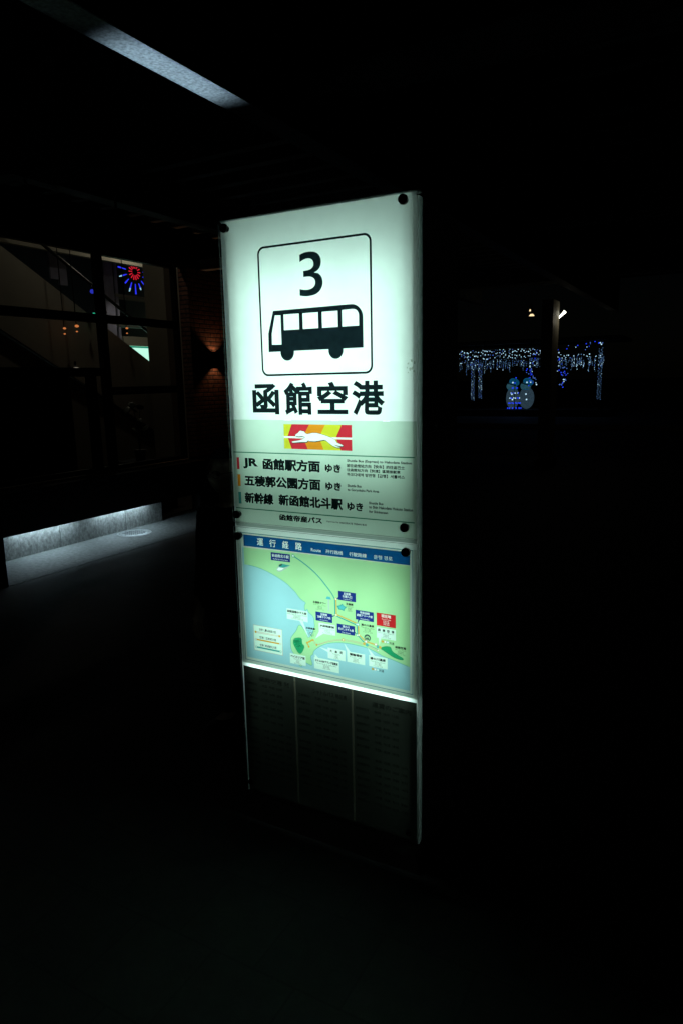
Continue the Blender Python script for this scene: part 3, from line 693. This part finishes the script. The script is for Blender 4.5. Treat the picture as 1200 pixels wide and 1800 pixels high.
def frame(y0, y1, z0, z1, t=.09):
    fr = MB(); fr.box(FX - .08, FX - .001, y0, y0 + t / 2, z0, z1).box(FX - .08, FX - .001, y1 - t / 2, y1, z0, z1).box(FX - .08, FX - .002, y0 + t / 2 + .0005, y1 - t / 2 - .0005, z0, z0 + t / 2).box(FX - .08, FX - .002, y0 + t / 2 + .0005, y1 - t / 2 - .0005, z1 - t / 2, z1)
    f_o = fr.build('window_frame', M['mullion'], shop)
    g = MB().quad((FX - .04, y0 + t / 2, z0 + t / 2), (FX - .04, y1 - t / 2, z0 + t / 2), (FX - .04, y1 - t / 2, z1 - t / 2), (FX - .04, y0 + t / 2, z1 - t / 2)).build('pane', M['glass'], f_o)
    return f_o
YM = 3.84
frame(1.0, YM, 2.505, 3.255); frame(YM + .001, Y1, 2.505, 3.255)
frame(YM + .001, Y1, 1.685, 2.503); frame(YM + .001, Y1, .76, 1.683)
frame(1.0, YM, 1.905, 2.503); frame(1.0, 3.615, .76, 1.903, .10); frame(3.617, YM, .76, 1.903)
# interior
MB().box(-10, FX - .14, Y0, 9.4, .0, .02).build('floor', pbr('shop_floor', (.1, .09, .07), .6), shop)
MB().box(-10, FX - .14, Y0, 9.4, 4.4, 4.45).build('ceiling', M['plaster2'], shop)
MB().box(-10.1, -10, Y0, 9.4, 0, 4.45).build('back_wall', pbr('back_wall', (.05, .05, .05), .9), shop)
for a in (Y0 - .1, 9.4): MB().box(-10, -4.9, a, a + .1, 0, 4.45).build('side_wall', M['plaster2'], shop)
MB().box(-7.55, -7.45, 4.2, 8.0, 3.76, 4.39).build('bulkhead', M['plaster'], shop)
MB().box(-6.1, -5.7, 5.94, 6.30, .0205, 4.39).build('interior_pillar', M['plaster2'], shop)
MB().box(-5.72, -5.60, 6.13, 6.22, .0205, 4.39).build('pillar_edge', M['plaster'], shop)
M['curtain'] = pbr('pale_curtain', (.55, .55, .75), .9, noise=.2, scale=4)
for (a, c, z0, z1) in ((5.86, 6.01, 3.45, 3.86), (6.03, 6.18, 3.37, 3.80), (6.97, 7.17, 2.3, 3.9), (7.22, 7.27, 2.3, 3.9)):
    MB().box(-8.03, -8, a, c, z0, z1).build('curtain_panel', M['curtain'], shop)
M['slab'] = pbr('slab_edge', (.5, .5, .45), .8)
MB().box(-8.3, -7.98, 7.2, 8.4, 3.30, 3.345).build('shelf', M['slab'], shop); MB().box(-8.3, -7.98, 7.2, 8.4, 2.80, 2.85).build('shelf', M['slab'], shop)
settle(shop)

st = thing('staircase', 'dim plastered staircase rising to the left behind the shop windows', 'staircase', (-6.6, 4.5, 0))
sl = -.565
def stz(y): return 3.44 + (y - 3.68) * sl
MB().prism([(2.2, stz(2.2)), (7.0, stz(7.0)), (7.0, stz(7.0) - 1.05), (2.2, stz(2.2) - 1.05)], 0, -6.24, -6.2).build('stringer', M['plaster'], st)
tr = MB()
for k in range(16):
    y = 2.3 + k * .29; z = stz(y) - .25
    tr.box(-7.4, -6.241, y, y + .3, z - .04, z)
tr.build('treads', M['plaster2'], st)
MB().box(-6.9, -6.3, 2.2, 7.0, .021, .6).prism([(2.2, .6005), (7.0, .6005), (7.0, stz(7) - 1.06), (2.2, stz(2.2) - 1.06)], 0, -6.35, -6.3).build('understairs_wall', M['plaster2'], st)
MB().path([(-7.0, 3.0, stz(3.0) + 1.0), (-7.0, 7.6, stz(7.6) + 1.0)], .025).build('handrail', M['black_metal'], st)
settle(st)

# firework light hung behind the glass
fw = thing('firework_light', 'red and blue firework shaped neon light hanging inside the shop', 'neon light', (-8, 7.70, 3.77))
M['neon_red'] = emit('neon_red', (1, .02, .05), .85); M['neon_blue'] = emit('neon_blue', (.03, .04, 1), 1.0); M['neon_tip'] = emit('neon_tip', (.4, .75, 1), .8)
MB().tube((-8.02, 7.70, 3.77), (-7.98, 7.70, 3.77), .055, .055, 16).build('hub', M['black_metal'], fw)
def petal(a, r0, r1, wd, mat, tip):
    ca, sa = math.cos(a), math.sin(a)
    p = MB(); p.tube((-8, 7.70 + ca * r0, 3.77 + sa * r0), (-8, 7.70 + ca * (r0 + (r1 - r0) * (.65 if tip else 1)), 3.77 + sa * (r0 + (r1 - r0) * (.65 if tip else 1))), wd * .6, wd, 8)
    ms = [mat]
    if tip:
        p.mi = 1; ms.append(M['neon_tip']); p.tube((-8, 7.70 + ca * (r0 + (r1 - r0) * .66), 3.77 + sa * (r0 + (r1 - r0) * .66)), (-8, 7.70 + ca * r1, 3.77 + sa * r1), wd, wd * .7, 8)
    p.build('petal', ms, fw)
for k in range(14): petal(k * math.tau / 14, .06, .14, .0085, M['neon_red'], False)
for k in range(15): petal(k * math.tau / 15 + .1, .21, .39 if k % 3 else .33, .013, M['neon_blue'], k % 2 == 0)
settle(fw)
eg = thing('lit_sign', 'glowing white and green sign half hidden by the staircase inside the shop', 'sign', (-8, 7.7, 2.2))
MB().box(-8.08, -8.0, 7.32, 8.1, 2.455, 2.62).build('header_panel', pbr('sign_header', (.62, .60, .48), .7), eg)
MB().box(-8.08, -8.0, 7.32, 8.1, 2.06, 2.44).build('lit_panel', emit('lit_panel', (.55, 1, .82), 1.1), eg)
MB().box(-8.0, -7.995, 7.32, 8.1, 2.42, 2.45).build('green_band', emit('green_band', (.02, .45, .28), .6), eg)
settle(eg)
M['orange_lens'] = emit('orange_lens', (1, .30, .09), .6)
for i, (y, z, lab) in enumerate(((4.35, 2.47, 'twin orange spot lamp farthest from the mullion inside the shop'), (4.55, 2.51, 'twin orange spot lamp second from left inside the shop window'), (5.44, 2.53, 'twin orange spot lamp under the firework light inside the shop'))):
    t = thing('twin_spot', lab, 'lamp', (-6, y, z), 'orange twin spot lamps inside the shop')
    MB().ball((-6, y, z + .02), .017 + .006 * (i == 1), 2, (1, 1.3, .8)).build('lens', M['orange_lens'], t)
    MB().ball((-6, y - .005, z - .05), .012, 2, (1, 1.3, .8)).build('lens', M['orange_lens'], t)
    MB().path([(-6.01, y, z + .04), (-6.01, y, 4.395)], .006, 6).build('cord', M['black_metal'], t)
    settle(t)
for (x, y, z, col, lab, r) in ((-6, 4.86, 3.0, (.05, .07, 1), 'small blue light dot seen through the upper shop window', .03), (-6, 4.86, 2.70, (.05, .9, .5), 'small green light dot seen just above the window transom', .026), (-5.0, 3.62, 1.95, (1, .85, .7), 'small white lamp above the dark cabinet in the shop window', .03)):
    t = thing('indicator_light', lab, 'lamp', (x, y, z))
    MB().ball((x, y, z), r, 2, (1, 1 if x < -5.5 else 2, 1 if x < -5.5 else .4)).build('lens', emit('indicator', col, .45), t)
    MB().tube((x - .01, y, z + r * .6), (x - .01, y, z + r + .05), .012, .012, 8).build('holder', M['black_metal'], t)
    settle(t)
# dark cabinet and plant inside
cb = thing('display_cabinet', 'dark cabinet with glass doors behind the lower shop window', 'cabinet', (-5.3, 2.9, 0))
bb = MB(); bb.box(-5.6, -5.56, 1.2, 3.6, .021, 1.90).box(-5.5595, -5.1, 1.2, 1.24, .021, 1.90).box(-5.5595, -5.1, 3.56, 3.6, .021, 1.90).box(-5.5595, -5.1, 1.241, 3.559, 1.86, 1.90).box(-5.5595, -5.1, 1.241, 3.559, .021, .5)
bb.build('body', M['mullion'], cb)
for z in (.95, 1.4): MB().box(-5.55, -5.15, 1.242, 3.558, z, z + .02).build('shelf', M['fascia'], cb)
for a in (1.25, 2.41): MB().box(-5.098, -5.092, a, a + 1.14, .5, 1.86).build('glass_door', M['glass'], cb)
settle(cb)
pp = thing('potted_plant', 'small dark leafy potted plant inside the shop window', 'plant', (-5.2, 4.72, .76))
MB().box(-5.45, -5.0, 4.45, 5.0, .021, .758).build('plant_stand', M['fascia'], pp)
M['leaf'] = pbr('dark_leaf', (.03, .045, .02), .5); M['pot'] = pbr('dark_pot', (.02, .02, .02), .6)
MB().tube((-5.2, 4.72, .759), (-5.2, 4.72, .90), .06, .08, 16).build('pot', M['pot'], pp)
stm = MB(); lv = MB(); rn = random.Random(5)
for k in range(9):
    a = rn.uniform(0, 6.28); rr = rn.uniform(.04, .16); hgt = rn.uniform(.15, .62)
    top = Vector((-5.2 + math.cos(a) * rr, 4.72 + math.sin(a) * rr, .9 + hgt)); stm.path([(-5.2, 4.72, .88), (-5.2 + math.cos(a) * rr * .3, 4.72 + math.sin(a) * rr * .3, .9 + hgt * .6), top], .004, 5)
    lv.ball(top, .06, 2, (.8, 1, .12), Matrix.Rotation(rn.uniform(-.9, .9), 3, 'X') @ Matrix.Rotation(rn.uniform(-.9, .9), 3, 'Y'))
stm.build('stems', M['leaf'], pp); lv.build('leaves', M['leaf'], pp); settle(pp)
# dim ceiling lamps inside the shop
for (x, y, e, lab) in ((-5.35, 4.6, 5.4, 'dim ceiling lamp hidden above the shop windows near the front'), (-7.0, 7.0, 17, 'dim ceiling lamp hidden above the staircase at the back')):
    t = thing('ceiling_lamp', lab, 'lamp', (x, y, 4.36))
    MB().tube((x, y, 4.33), (x, y, 4.398), .09, .09, 20).build('housing', M['black_metal'], t)
    MB().tube((x, y, 4.325), (x, y, 4.3295), .07, .07, 20).build('lens', emit('ceiling_lens', (1, .8, .5), .6), t)
    settle(t); bulb_light('ceiling_light', (x, y, 4.30), (1, .92, .76), e, .07, t)

# brick wall and its up-down lamp
MB().box(FX - .14, FX + .01, 5.305, 9.5, -.02, .758).build('shade_base', M['fascia'], shop).location = -shop.location  # added dark base so LED light does not show on the brick
bw = MB().box(FX - .14, FX + .015, 5.305, 9.5, .76, 3.255).build('brick_wall', M['brick']); tag(bw, 'dark red brick wall lit by an up and down wall lamp', 'brick wall')
sc = thing('wall_lamp', 'black wall lamp throwing orange light up and down the brick wall', 'wall lamp', (FX + .015, 5.76, 2.07))
MB().tube((FX + .085, 5.76, 1.985), (FX + .085, 5.76, 2.155), .066, .066, 24, False).build('shade', M['black_metal'], sc)
MB().box(FX + .016, FX + .05, 5.72, 5.80, 2.0, 2.14, .004).build('bracket', M['black_metal'], sc)
MB().tube((FX + .085, 5.76, 2.04), (FX + .085, 5.76, 2.10), .059, .059, 20).build('lamp_holder', M['black_metal'], sc)
settle(sc)
for up_ in (1, -1):
    ld = bpy.data.lights.new('wall_lamp_beam', 'SPOT'); ld.energy = 6 if up_ > 0 else 4.5; ld.color = (1, .50, .24); ld.spot_size = R(110); ld.spot_blend = .5; ld.shadow_soft_size = .012
    lo = bpy.data.objects.new('wall_lamp_beam', ld); COL.objects.link(lo); lo.parent = sc
    lo.location = Vector((FX + .05, 5.76, 2.07 + up_ * .05)) - sc.location; lo.rotation_euler = (0 if up_ < 0 else math.pi, 0, 0)

# LED strips under the ledge
M['led'] = emit('led_strip', (.62, .86, .98), 52)
for (a, c, lab) in ((2.36, 3.16, 'white LED strip under the near half of the shop ledge'), (3.46, 4.26, 'white LED strip under the far half of the shop ledge')):
    s = MB().box(FX + .02, FX + .06, a, c, .3375, .3445).build('led_strip', M['led']); tag(s, lab, 'LED strip', 'LED strips under the shop ledge')
mh = thing('manhole_cover', 'round steel manhole cover in the pavement by the lit plinth', 'manhole cover', (-4.5, 3.83, 0))
M['steel'] = pbr('worn_steel', (.30, .31, .32), .35, .9, noise=.4, scale=25)
c = MB(); c.tube((-4.5, 3.83, .0005), (-4.5, 3.83, .005), .17, .17, 40)
for k in range(-4, 5):
    for j in range(-4, 5):
        if (k * k + j * j) < 17: c.box(-4.5 + k * .034 - .011, -4.5 + k * .034 + .011, 3.83 + j * .034 - .011, 3.83 + j * .034 + .011, .0052, .009)
c.build('lid', M['steel'], mh)
rg = MB()
for k in range(40):
    a0, a1 = k * math.tau / 40, (k + 1) * math.tau / 40
    rg.quad((-4.5 + .174 * math.cos(a0), 3.83 + .174 * math.sin(a0), .004), (-4.5 + .2 * math.cos(a0), 3.83 + .2 * math.sin(a0), .004), (-4.5 + .2 * math.cos(a1), 3.83 + .2 * math.sin(a1), .004), (-4.5 + .174 * math.cos(a1), 3.83 + .174 * math.sin(a1), .004))
rg.build('rim', M['steel'], mh); settle(mh); mh.location.z = .0035

# ------------------------------------------------------------------ winter lights across the road
M['bulb_w'] = emit('bulb_white', (.52, .80, 1.0), 1.0); M['bulb_d'] = emit('bulb_dim', (.17, .36, .68), .34); M['bulb_b'] = emit('bulb_blue', (.02, .06, 1.0), .95); M['bulb_v'] = emit('bulb_mid_blue', (.14, .30, 1.0), .45)
M['wire'] = pbr('wire', (.01, .01, .012), .6)
BM = [M['bulb_w'], M['bulb_d'], M['bulb_b'], M['bulb_v'], M['wire']]
fcn = thing('far_canopy', 'long dark walkway roof across the road hung with blue and white lights', 'canopy', (-6, 31, 0))
MB().box(-14, -2.4, 29.7, 33.5, 3.25, 3.40).build('roof', M['fascia'], fcn)
MB().box(-14, -2.4, 29.62, 29.698, 3.22, 3.36).build('roof_edge', M['joist'], fcn)
for x in (-8.88, -8.50, -5.25, -3.2): MB().box(x - .05, x + .05, 30.02, 30.12, .02, 3.249).build('post', M['fascia'], fcn)
settle(fcn)
rb = random.Random(11)
def curtain(label, x0, x1, n, y, zt, zb, dens, wmix, sparse):
    t = thing('light_curtain', label, 'light curtain', ((x0 + x1) / 2, y, zb), 'curtains of hanging winter lights')
    MB().path([(x0, y, zt + .02), (x1, y, zt + .02)], .008, 5).build('top_wire', M['wire'], t)
    for i in range(n):
        x = x0 + (x1 - x0) * (i + .5) / n + rb.uniform(-.03, .03)
        zz = zb + rb.random() ** 2 * .45 + (.12 if i % 5 else -.12)
        sd = MB(); sd.mi = 4; sd.path([(x, y, zt), (x, y, zz)], .003, 4)
        z = zt - rb.uniform(.0, .15)
        while z > zz:
            top = z > zt - sparse
            k = rb.random()
            if top:
                sd.mi = 0 if k < .75 else (1 if k < .9 else 3); r = rb.uniform(.015, .030)
                if rb.random() < .75: sd.ball((x + rb.uniform(-.03, .03), y + rb.uniform(-.05, .05), z), r, 1)
                z -= rb.uniform(.13, .26)
            else:
                sd.mi = 0 if k < wmix else (1 if k < .88 else 3); r = rb.uniform(.012, .022)
                sd.ball((x + rb.uniform(-.02, .02), y + rb.uniform(-.05, .05), z), r, 1)
                z -= dens * rb.uniform(.7, 1.3)
        sd.build('light_strand', BM, t)
    return settle(t)
curtain('long curtain of white winter lights hanging left of the column', -9.55, -5.70, 64, 29.9, 3.0, 2.02, .07, .20, .42)
curtain('short curtain of white winter lights hanging right of the column', -5.15, -3.05, 44, 29.9, 2.68, 2.0, .06, .22, .12)
def light_pillar(label, x, z0, z1, mix):
    t = thing('light_pillar', label, 'light pillar', (x, 29.93, z0), 'pillars wrapped in winter lights')
    MB().tube((x, 29.95, z0 - .05), (x, 29.95, z1), .02, .02, 8).build('pole', M['wire'], t)
    c = MB(); k = 0; z = z0
    while z < z1:
        a = k * 2.4
        q_ = rb.random(); c.mi = 0 if q_ < .2 else (1 if q_ < .65 else (3 if q_ < .65 + 1.4 * mix else 1))
        c.ball((x + .075 * math.cos(a), 29.90 + .04 * math.sin(a), z), rb.uniform(.014, .024), 1); z += .032; k += 1
    c.build('light_chain', BM, t); return settle(t)
light_pillar('left pillar of the close pair wrapped in blue and white lights', -8.88, .72, 2.45, .2)
light_pillar('right pillar of the close pair wrapped in blue and white lights', -8.52, .80, 2.4, .3)
light_pillar('lone slim pillar wrapped in white lights at the far right', -3.22, .72, 2.9, .05)
def garland(label, pts, n, spreadx, cat='light garland'):
    t = thing('light_garland', label, cat, pts[-1], 'drooping garlands of blue lights')
    sm = smooth_pts(pts, 2); MB().path([tuple(q_) for q_ in sm], .006, 5).build('wire', M['wire'], t)
    for i in range(n):
        q_ = sm[min(len(sm) - 1, int(rb.random() ** .8 * len(sm)))]
        b_ = MB().ball((0, 0, 0), rb.uniform(.018, .034), 1).build('bulb', BM[rb.choice((2, 2, 2, 3, 3, 0))], t)
        b_.location = (q_[0] + rb.gauss(0, spreadx), q_[1] + rb.uniform(-.1, .1), q_[2] + rb.gauss(0, .08))
    return settle(t)
garland('drooping garland of blue lights above the right snowman', [(-5.9, 29.75, 2.9), (-6.05, 29.75, 2.5), (-6.2, 29.75, 2.1), (-6.1, 29.75, 1.7), (-6.0, 29.75, 1.45)], 46, .12)
garland('drooping garland of blue lights just right of the column', [(-5.0, 29.75, 2.65), (-4.85, 29.75, 2.4), (-4.65, 29.75, 2.0), (-4.6, 29.75, 1.7), (-4.72, 29.75, 1.4)], 34, .10)
garland('thin loose string of dim blue lights above the right curtain', [(-5.2, 29.75, 2.7), (-4.6, 29.75, 3.0), (-4.1, 29.75, 3.0), (-3.6, 29.75, 3.1), (-3.2, 29.75, 3.2)], 20, .12)

def snow_mat(name, c1, e):
    mt, n, l, out = new_mat(name); em = n.new('ShaderNodeEmission'); tc = n.new('ShaderNodeTexCoord'); v = n.new('ShaderNodeTexVoronoi'); v.inputs['Scale'].default_value = 30
    l.new(tc.outputs['Object'], v.inputs['Vector']); rp = n.new('ShaderNodeValToRGB')
    rp.color_ramp.elements[0].color = (*[min(1, c * 1.5) for c in c1], 1); rp.color_ramp.elements[1].color = (*[c * .6 for c in c1], 1); rp.color_ramp.elements[1].position = .6
    l.new(v.outputs['Distance'], rp.inputs[0]); l.new(rp.outputs[0], em.inputs[0]); em.inputs[1].default_value = e; l.new(em.outputs[0], out.inputs[0]); return mt
M['snow'] = snow_mat('lantern_white', (.20, .38, .54), .13); M['hat'] = snow_mat('lantern_teal', (.01, .24, .52), .28); M['face'] = snow_mat('lantern_face', (.10, .36, .50), .22)
def snowman(label, x, tilt, hw):
    t = thing('snowman_lantern', label, 'snowman', (x, 30, .30), 'glowing snowmen in the flower bed')
    MB().ball((x, 30, .80), .5, 3, (hw, .62, 1.0)).build('body', M['snow'], t)
    hd = MB().ball((x - tilt * .06, 30, 1.33), .24, 3, (.98, .9, .8)).build('head', M['face'], t)
    rot = Matrix.Rotation(tilt * .35, 3, 'Y')
    MB().ball((x + tilt * .06, 29.99, 1.52), .24, 3, (.98, .98, .70), rot).build('hat', M['hat'], t)
    MB().tube((x - .2, 29.8, 1.415 + tilt * .06), (x + .2, 29.8, 1.415 - tilt * .06), .022, .022, 8).build('hat_brim', pbr('brim', (.01, .03, .05), .7), t)
    sc_ = MB().tube((x, 30, 1.145), (x, 30, 1.20), .215, .20, 20).build('scarf', M['hat'], t)
    for (dx, z) in ((.05, .98), (.08, .74), (.06, 1.50)):
        MB().ball((x + dx, 29.66 if z < 1.3 else 29.74, z), .036, 2).build('lamp_bulb', M['bulb_w'], t)
    return settle(t)
snowman('left glowing snowman partly behind the small blue light tree', -7.0, 1, .60); snowman('right glowing snowman with a tilted teal hat', -6.36, 1, .68)
lt = thing('light_tree', 'small cone shaped tree of blue light rings between the snowmen', 'light tree', (-6.78, 29.5, .2))
MB().tube((-6.78, 29.5, .2), (-6.78, 29.5, 1.80), .02, .01, 8).build('pole', M['wire'], lt)
for k in range(7):
    c = MB(); rr = .30 - .042 * k; n_ = max(1, 12 - 2 * k + (k == 6)); zz = .36 + .225 * k
    for j in range(n_):
        a = j * math.tau / n_ + k; c.mi = 2 if k in (0, 1, 4, 5, 6) or j % 2 else 0
        c.ball((-6.78 + rr * math.cos(a), 29.5 + rr * math.sin(a), zz), .032, 1)
    c.build('light_ring', BM, lt)
settle(lt)
pl = thing('planter_bed', 'low dark raised flower bed carrying the snowmen and light tree', 'planter', (-7, 30.3, 0))
MB().box(-12, -2.6, 28.9, 31.5, .0205, .2, .01).build('bed_wall', M['fascia'], pl); MB().box(-11.9, -2.7, 29.0, 31.4, .2005, .298).build('soil', pbr('soil', (.03, .026, .02), .9, noise=.4), pl)
settle(pl)

# ------------------------------------------------------------------ person in the dark beside the sign
M['skin'] = pbr('skin', (.52, .36, .26), .5, noise=.05, scale=20); M['coat'] = pbr('dark_coat', (.012, .012, .014), .9, noise=.2, scale=12); M['hair'] = pbr('grey_hair', (.035, .03, .024), .7, noise=.3, scale=60); M['trouser'] = pbr('trousers', (.01, .01, .012), .9); M['shoe'] = pbr('shoe', (.008, .008, .008), .5)
per = thing('person', 'short person with glasses in a dark coat standing in the dark behind the sign', 'person', (-.47, .56, 0))
def skinned(name, nodes, links, mat, parent, sub_=2, root=0):
    me = bpy.data.meshes.new(name); me.from_pydata([n_[:3] for n_ in nodes], links, []); me.update()
    o = bpy.data.objects.new(name, me); COL.objects.link(o)
    md = o.modifiers.new('skin', 'SKIN'); md.use_smooth_shade = True
    for i, n_ in enumerate(nodes):
        v = me.skin_vertices[0].data[i]; r = n_[3]; v.radius = r if isinstance(r, tuple) else (r, r); v.use_root = (i == root)
    s = o.modifiers.new('sub', 'SUBSURF'); s.levels = s.render_levels = sub_
    dg = bpy.context.evaluated_depsgraph_get(); dg.update(); me2 = bpy.data.meshes.new_from_object(o.evaluated_get(dg))
    bpy.data.objects.remove(o); bpy.data.meshes.remove(me)
    me2.materials.clear(); me2.materials.append(mat); me2.name = name
    o = bpy.data.objects.new(name, me2); COL.objects.link(o); o.parent = parent; return o
# local frame: x to the person's left, y backwards (faces -y), metres, feet at 0, height 1.44
N = []; E_ = []
def nd(x, y, z, r, link=None):
    N.append((x, y, z, r))
    if link is not None: E_.append((link, len(N) - 1))
    return len(N) - 1
pel = nd(0, 0, .76, .105); wst = nd(0, .0, .90, (.10, .085), pel); chs = nd(0, .01, 1.06, (.12, .09), wst); nk0 = nd(0, .02, 1.165, .05, chs); nk1 = nd(0, .005, 1.22, .046, nk0); hd0 = nd(0, -.01, 1.26, .05, nk1)
for s in (-1, 1):
    hp = nd(s * .075, 0, .70, .075, pel); kn = nd(s * .08, -.01, .40, .05, hp); an = nd(s * .08, .02, .07, .034, kn); nd(s * .09, -.12, .03, .03, an)
    sh = nd(s * .15, .015, 1.12, .05, chs); el = nd(s * .19, .03, .87, .038, sh); wr = nd(s * .17, -.06, .66, .026, el); pm = nd(s * .165, -.085, .60, (.034, .016), wr)
    for j, (dy, ln) in enumerate(((-.03, .06), (-.012, .072), (.006, .068), (.022, .054))):
        a = nd(s * .163, -.09 + dy, .565, .0085, pm); c_ = nd(s * .158, -.085 + dy, .565 - ln * .55, .0078, a); nd(s * .148, -.078 + dy, .565 - ln, .0068, c_)
    a = nd(s * .150, -.118, .60, .0095, pm); nd(s * .142, -.132, .57, .0078, a)
body = skinned('body', N, E_, M['skin'], per)
# head: one sculpted ball joined into the body mesh
bm = bmesh.new(); bm.from_mesh(body.data)
bh = bmesh.new(); bmesh.ops.create_uvsphere(bh, u_segments=48, v_segments=36, radius=1)
def g(x, y, z, cx, cy, cz, s): return math.exp(-((x - cx) ** 2 + (y - cy) ** 2 + (z - cz) ** 2) / (s * s))
for v in bh.verts:
    x, y, z = v.co
    X, Yy, Zz = x * .073, y * .092, z * .108
    if z < -.2: k = (-.2 - z) / .8; X *= 1 - .30 * k; Yy = Yy * (1 - .18 * k) - .008 * k
    if y > 0: X *= 1.03
    Yy += -.026 * g(x, y, z, 0, -1, -.22, .20) - .010 * g(x, y, z, 0, -1, .02, .16)              # nose and bridge
    for s in (-1, 1):
        Yy += .010 * g(x, y, z, s * .38, -.9, .02, .20)                                          # eye sockets
        X += s * .016 * g(x, y, z, s, .05, -.08, .20)                                            # ears
        Yy += -.004 * g(x, y, z, s * .42, -.88, -.28, .25)
    Yy += -.006 * g(x, y, z, 0, -.9, -.52, .14) + .005 * g(x, y, z, 0, -.9, -.59, .06) - .007 * g(x, y, z, 0, -.8, -.68, .12) - .010 * g(x, y, z, 0, -.7, -.88, .2)
    v.co = (X, Yy - .015, Zz + 1.335)
for f in bh.faces: f.smooth = True
tm = bpy.data.meshes.new('tmp'); bh.to_mesh(tm); bh.free(); bm.from_mesh(tm); bpy.data.meshes.remove(tm); bm.to_mesh(body.data); bm.free()
for p in body.data.polygons: p.use_smooth = True
# eyes, glasses, hair
ey = MB()
for s in (-1, 1): ey.ball((s * .028, -.0925, 1.338), .0105, 2)
ey.build('eyes', pbr('eye', (.1, .09, .08), .2), per)
gl = MB()
for s in (-1, 1):
    pts = [(s * .031 + .023 * math.cos(k * math.tau / 16), -.116 + .004 * abs(math.cos(k * math.tau / 16)), 1.336 + .017 * math.sin(k * math.tau / 16)) for k in range(17)]
    gl.path(pts, .0017, 5); gl.path([(s * .054, -.114, 1.34), (s * .078, -.03, 1.342), (s * .082, .015, 1.33)], .0016, 5)
gl.path([(-.008, -.118, 1.338), (.008, -.118, 1.338)], .0016, 5); gl.build('glasses', M['black_metal'], per)
bh = bmesh.new(); bmesh.ops.create_uvsphere(bh, u_segments=40, v_segments=30, radius=1)
kill = [v for v in bh.verts if (v.co.y < -.15 and v.co.z < .56) or (v.co.z < -.45) or (v.co.y < .12 and v.co.z < .15)]
for v in bh.verts:
    n_ = 1 + .03 * math.sin(v.co.x * 22 + v.co.y * 9) * math.cos(v.co.z * 7); v.co = (v.co.x * .081 * n_, v.co.y * .100 * n_ - .012, v.co.z * .116 * n_ + 1.337)
bmesh.ops.delete(bh, geom=kill, context='VERTS')
for f in bh.faces: f.smooth = True
tm = bpy.data.meshes.new('hair'); bh.to_mesh(tm); bh.free(); tm.materials.append(M['hair']); ho_ = bpy.data.objects.new('hair', tm); COL.objects.link(ho_); ho_.parent = per
N = []; E_ = []
pel = nd(0, 0, .60, (.15, .12)); w1 = nd(0, 0, .76, (.145, .12), pel); w2 = nd(0, .0, .92, (.14, .115), w1); c1 = nd(0, .01, 1.06, (.145, .11), w2); c2 = nd(0, .02, 1.15, (.09, .075), c1); nd(0, .015, 1.195, (.062, .06), c2)
for s in (-1, 1):
    sh = nd(s * .155, .015, 1.115, .062, c1); el = nd(s * .195, .03, .87, .055, sh); nd(s * .174, -.045, .685, .045, el)
skinned('coat', N, E_, M['coat'], per)
N = []; E_ = []
pel = nd(0, 0, .72, (.11, .10))
for s in (-1, 1):
    hp = nd(s * .075, 0, .66, .085, pel); kn = nd(s * .08, -.01, .38, .066, hp); nd(s * .08, .02, .07, .055, kn)
skinned('trousers', N, E_, M['trouser'], per)
for s in (-1, 1):
    MB().ball((s * .088, -.05, .037), 1, 3, (.045, .125, .037)).build('shoe', M['shoe'], per)
per.rotation_euler = (0, 0, R(-3))
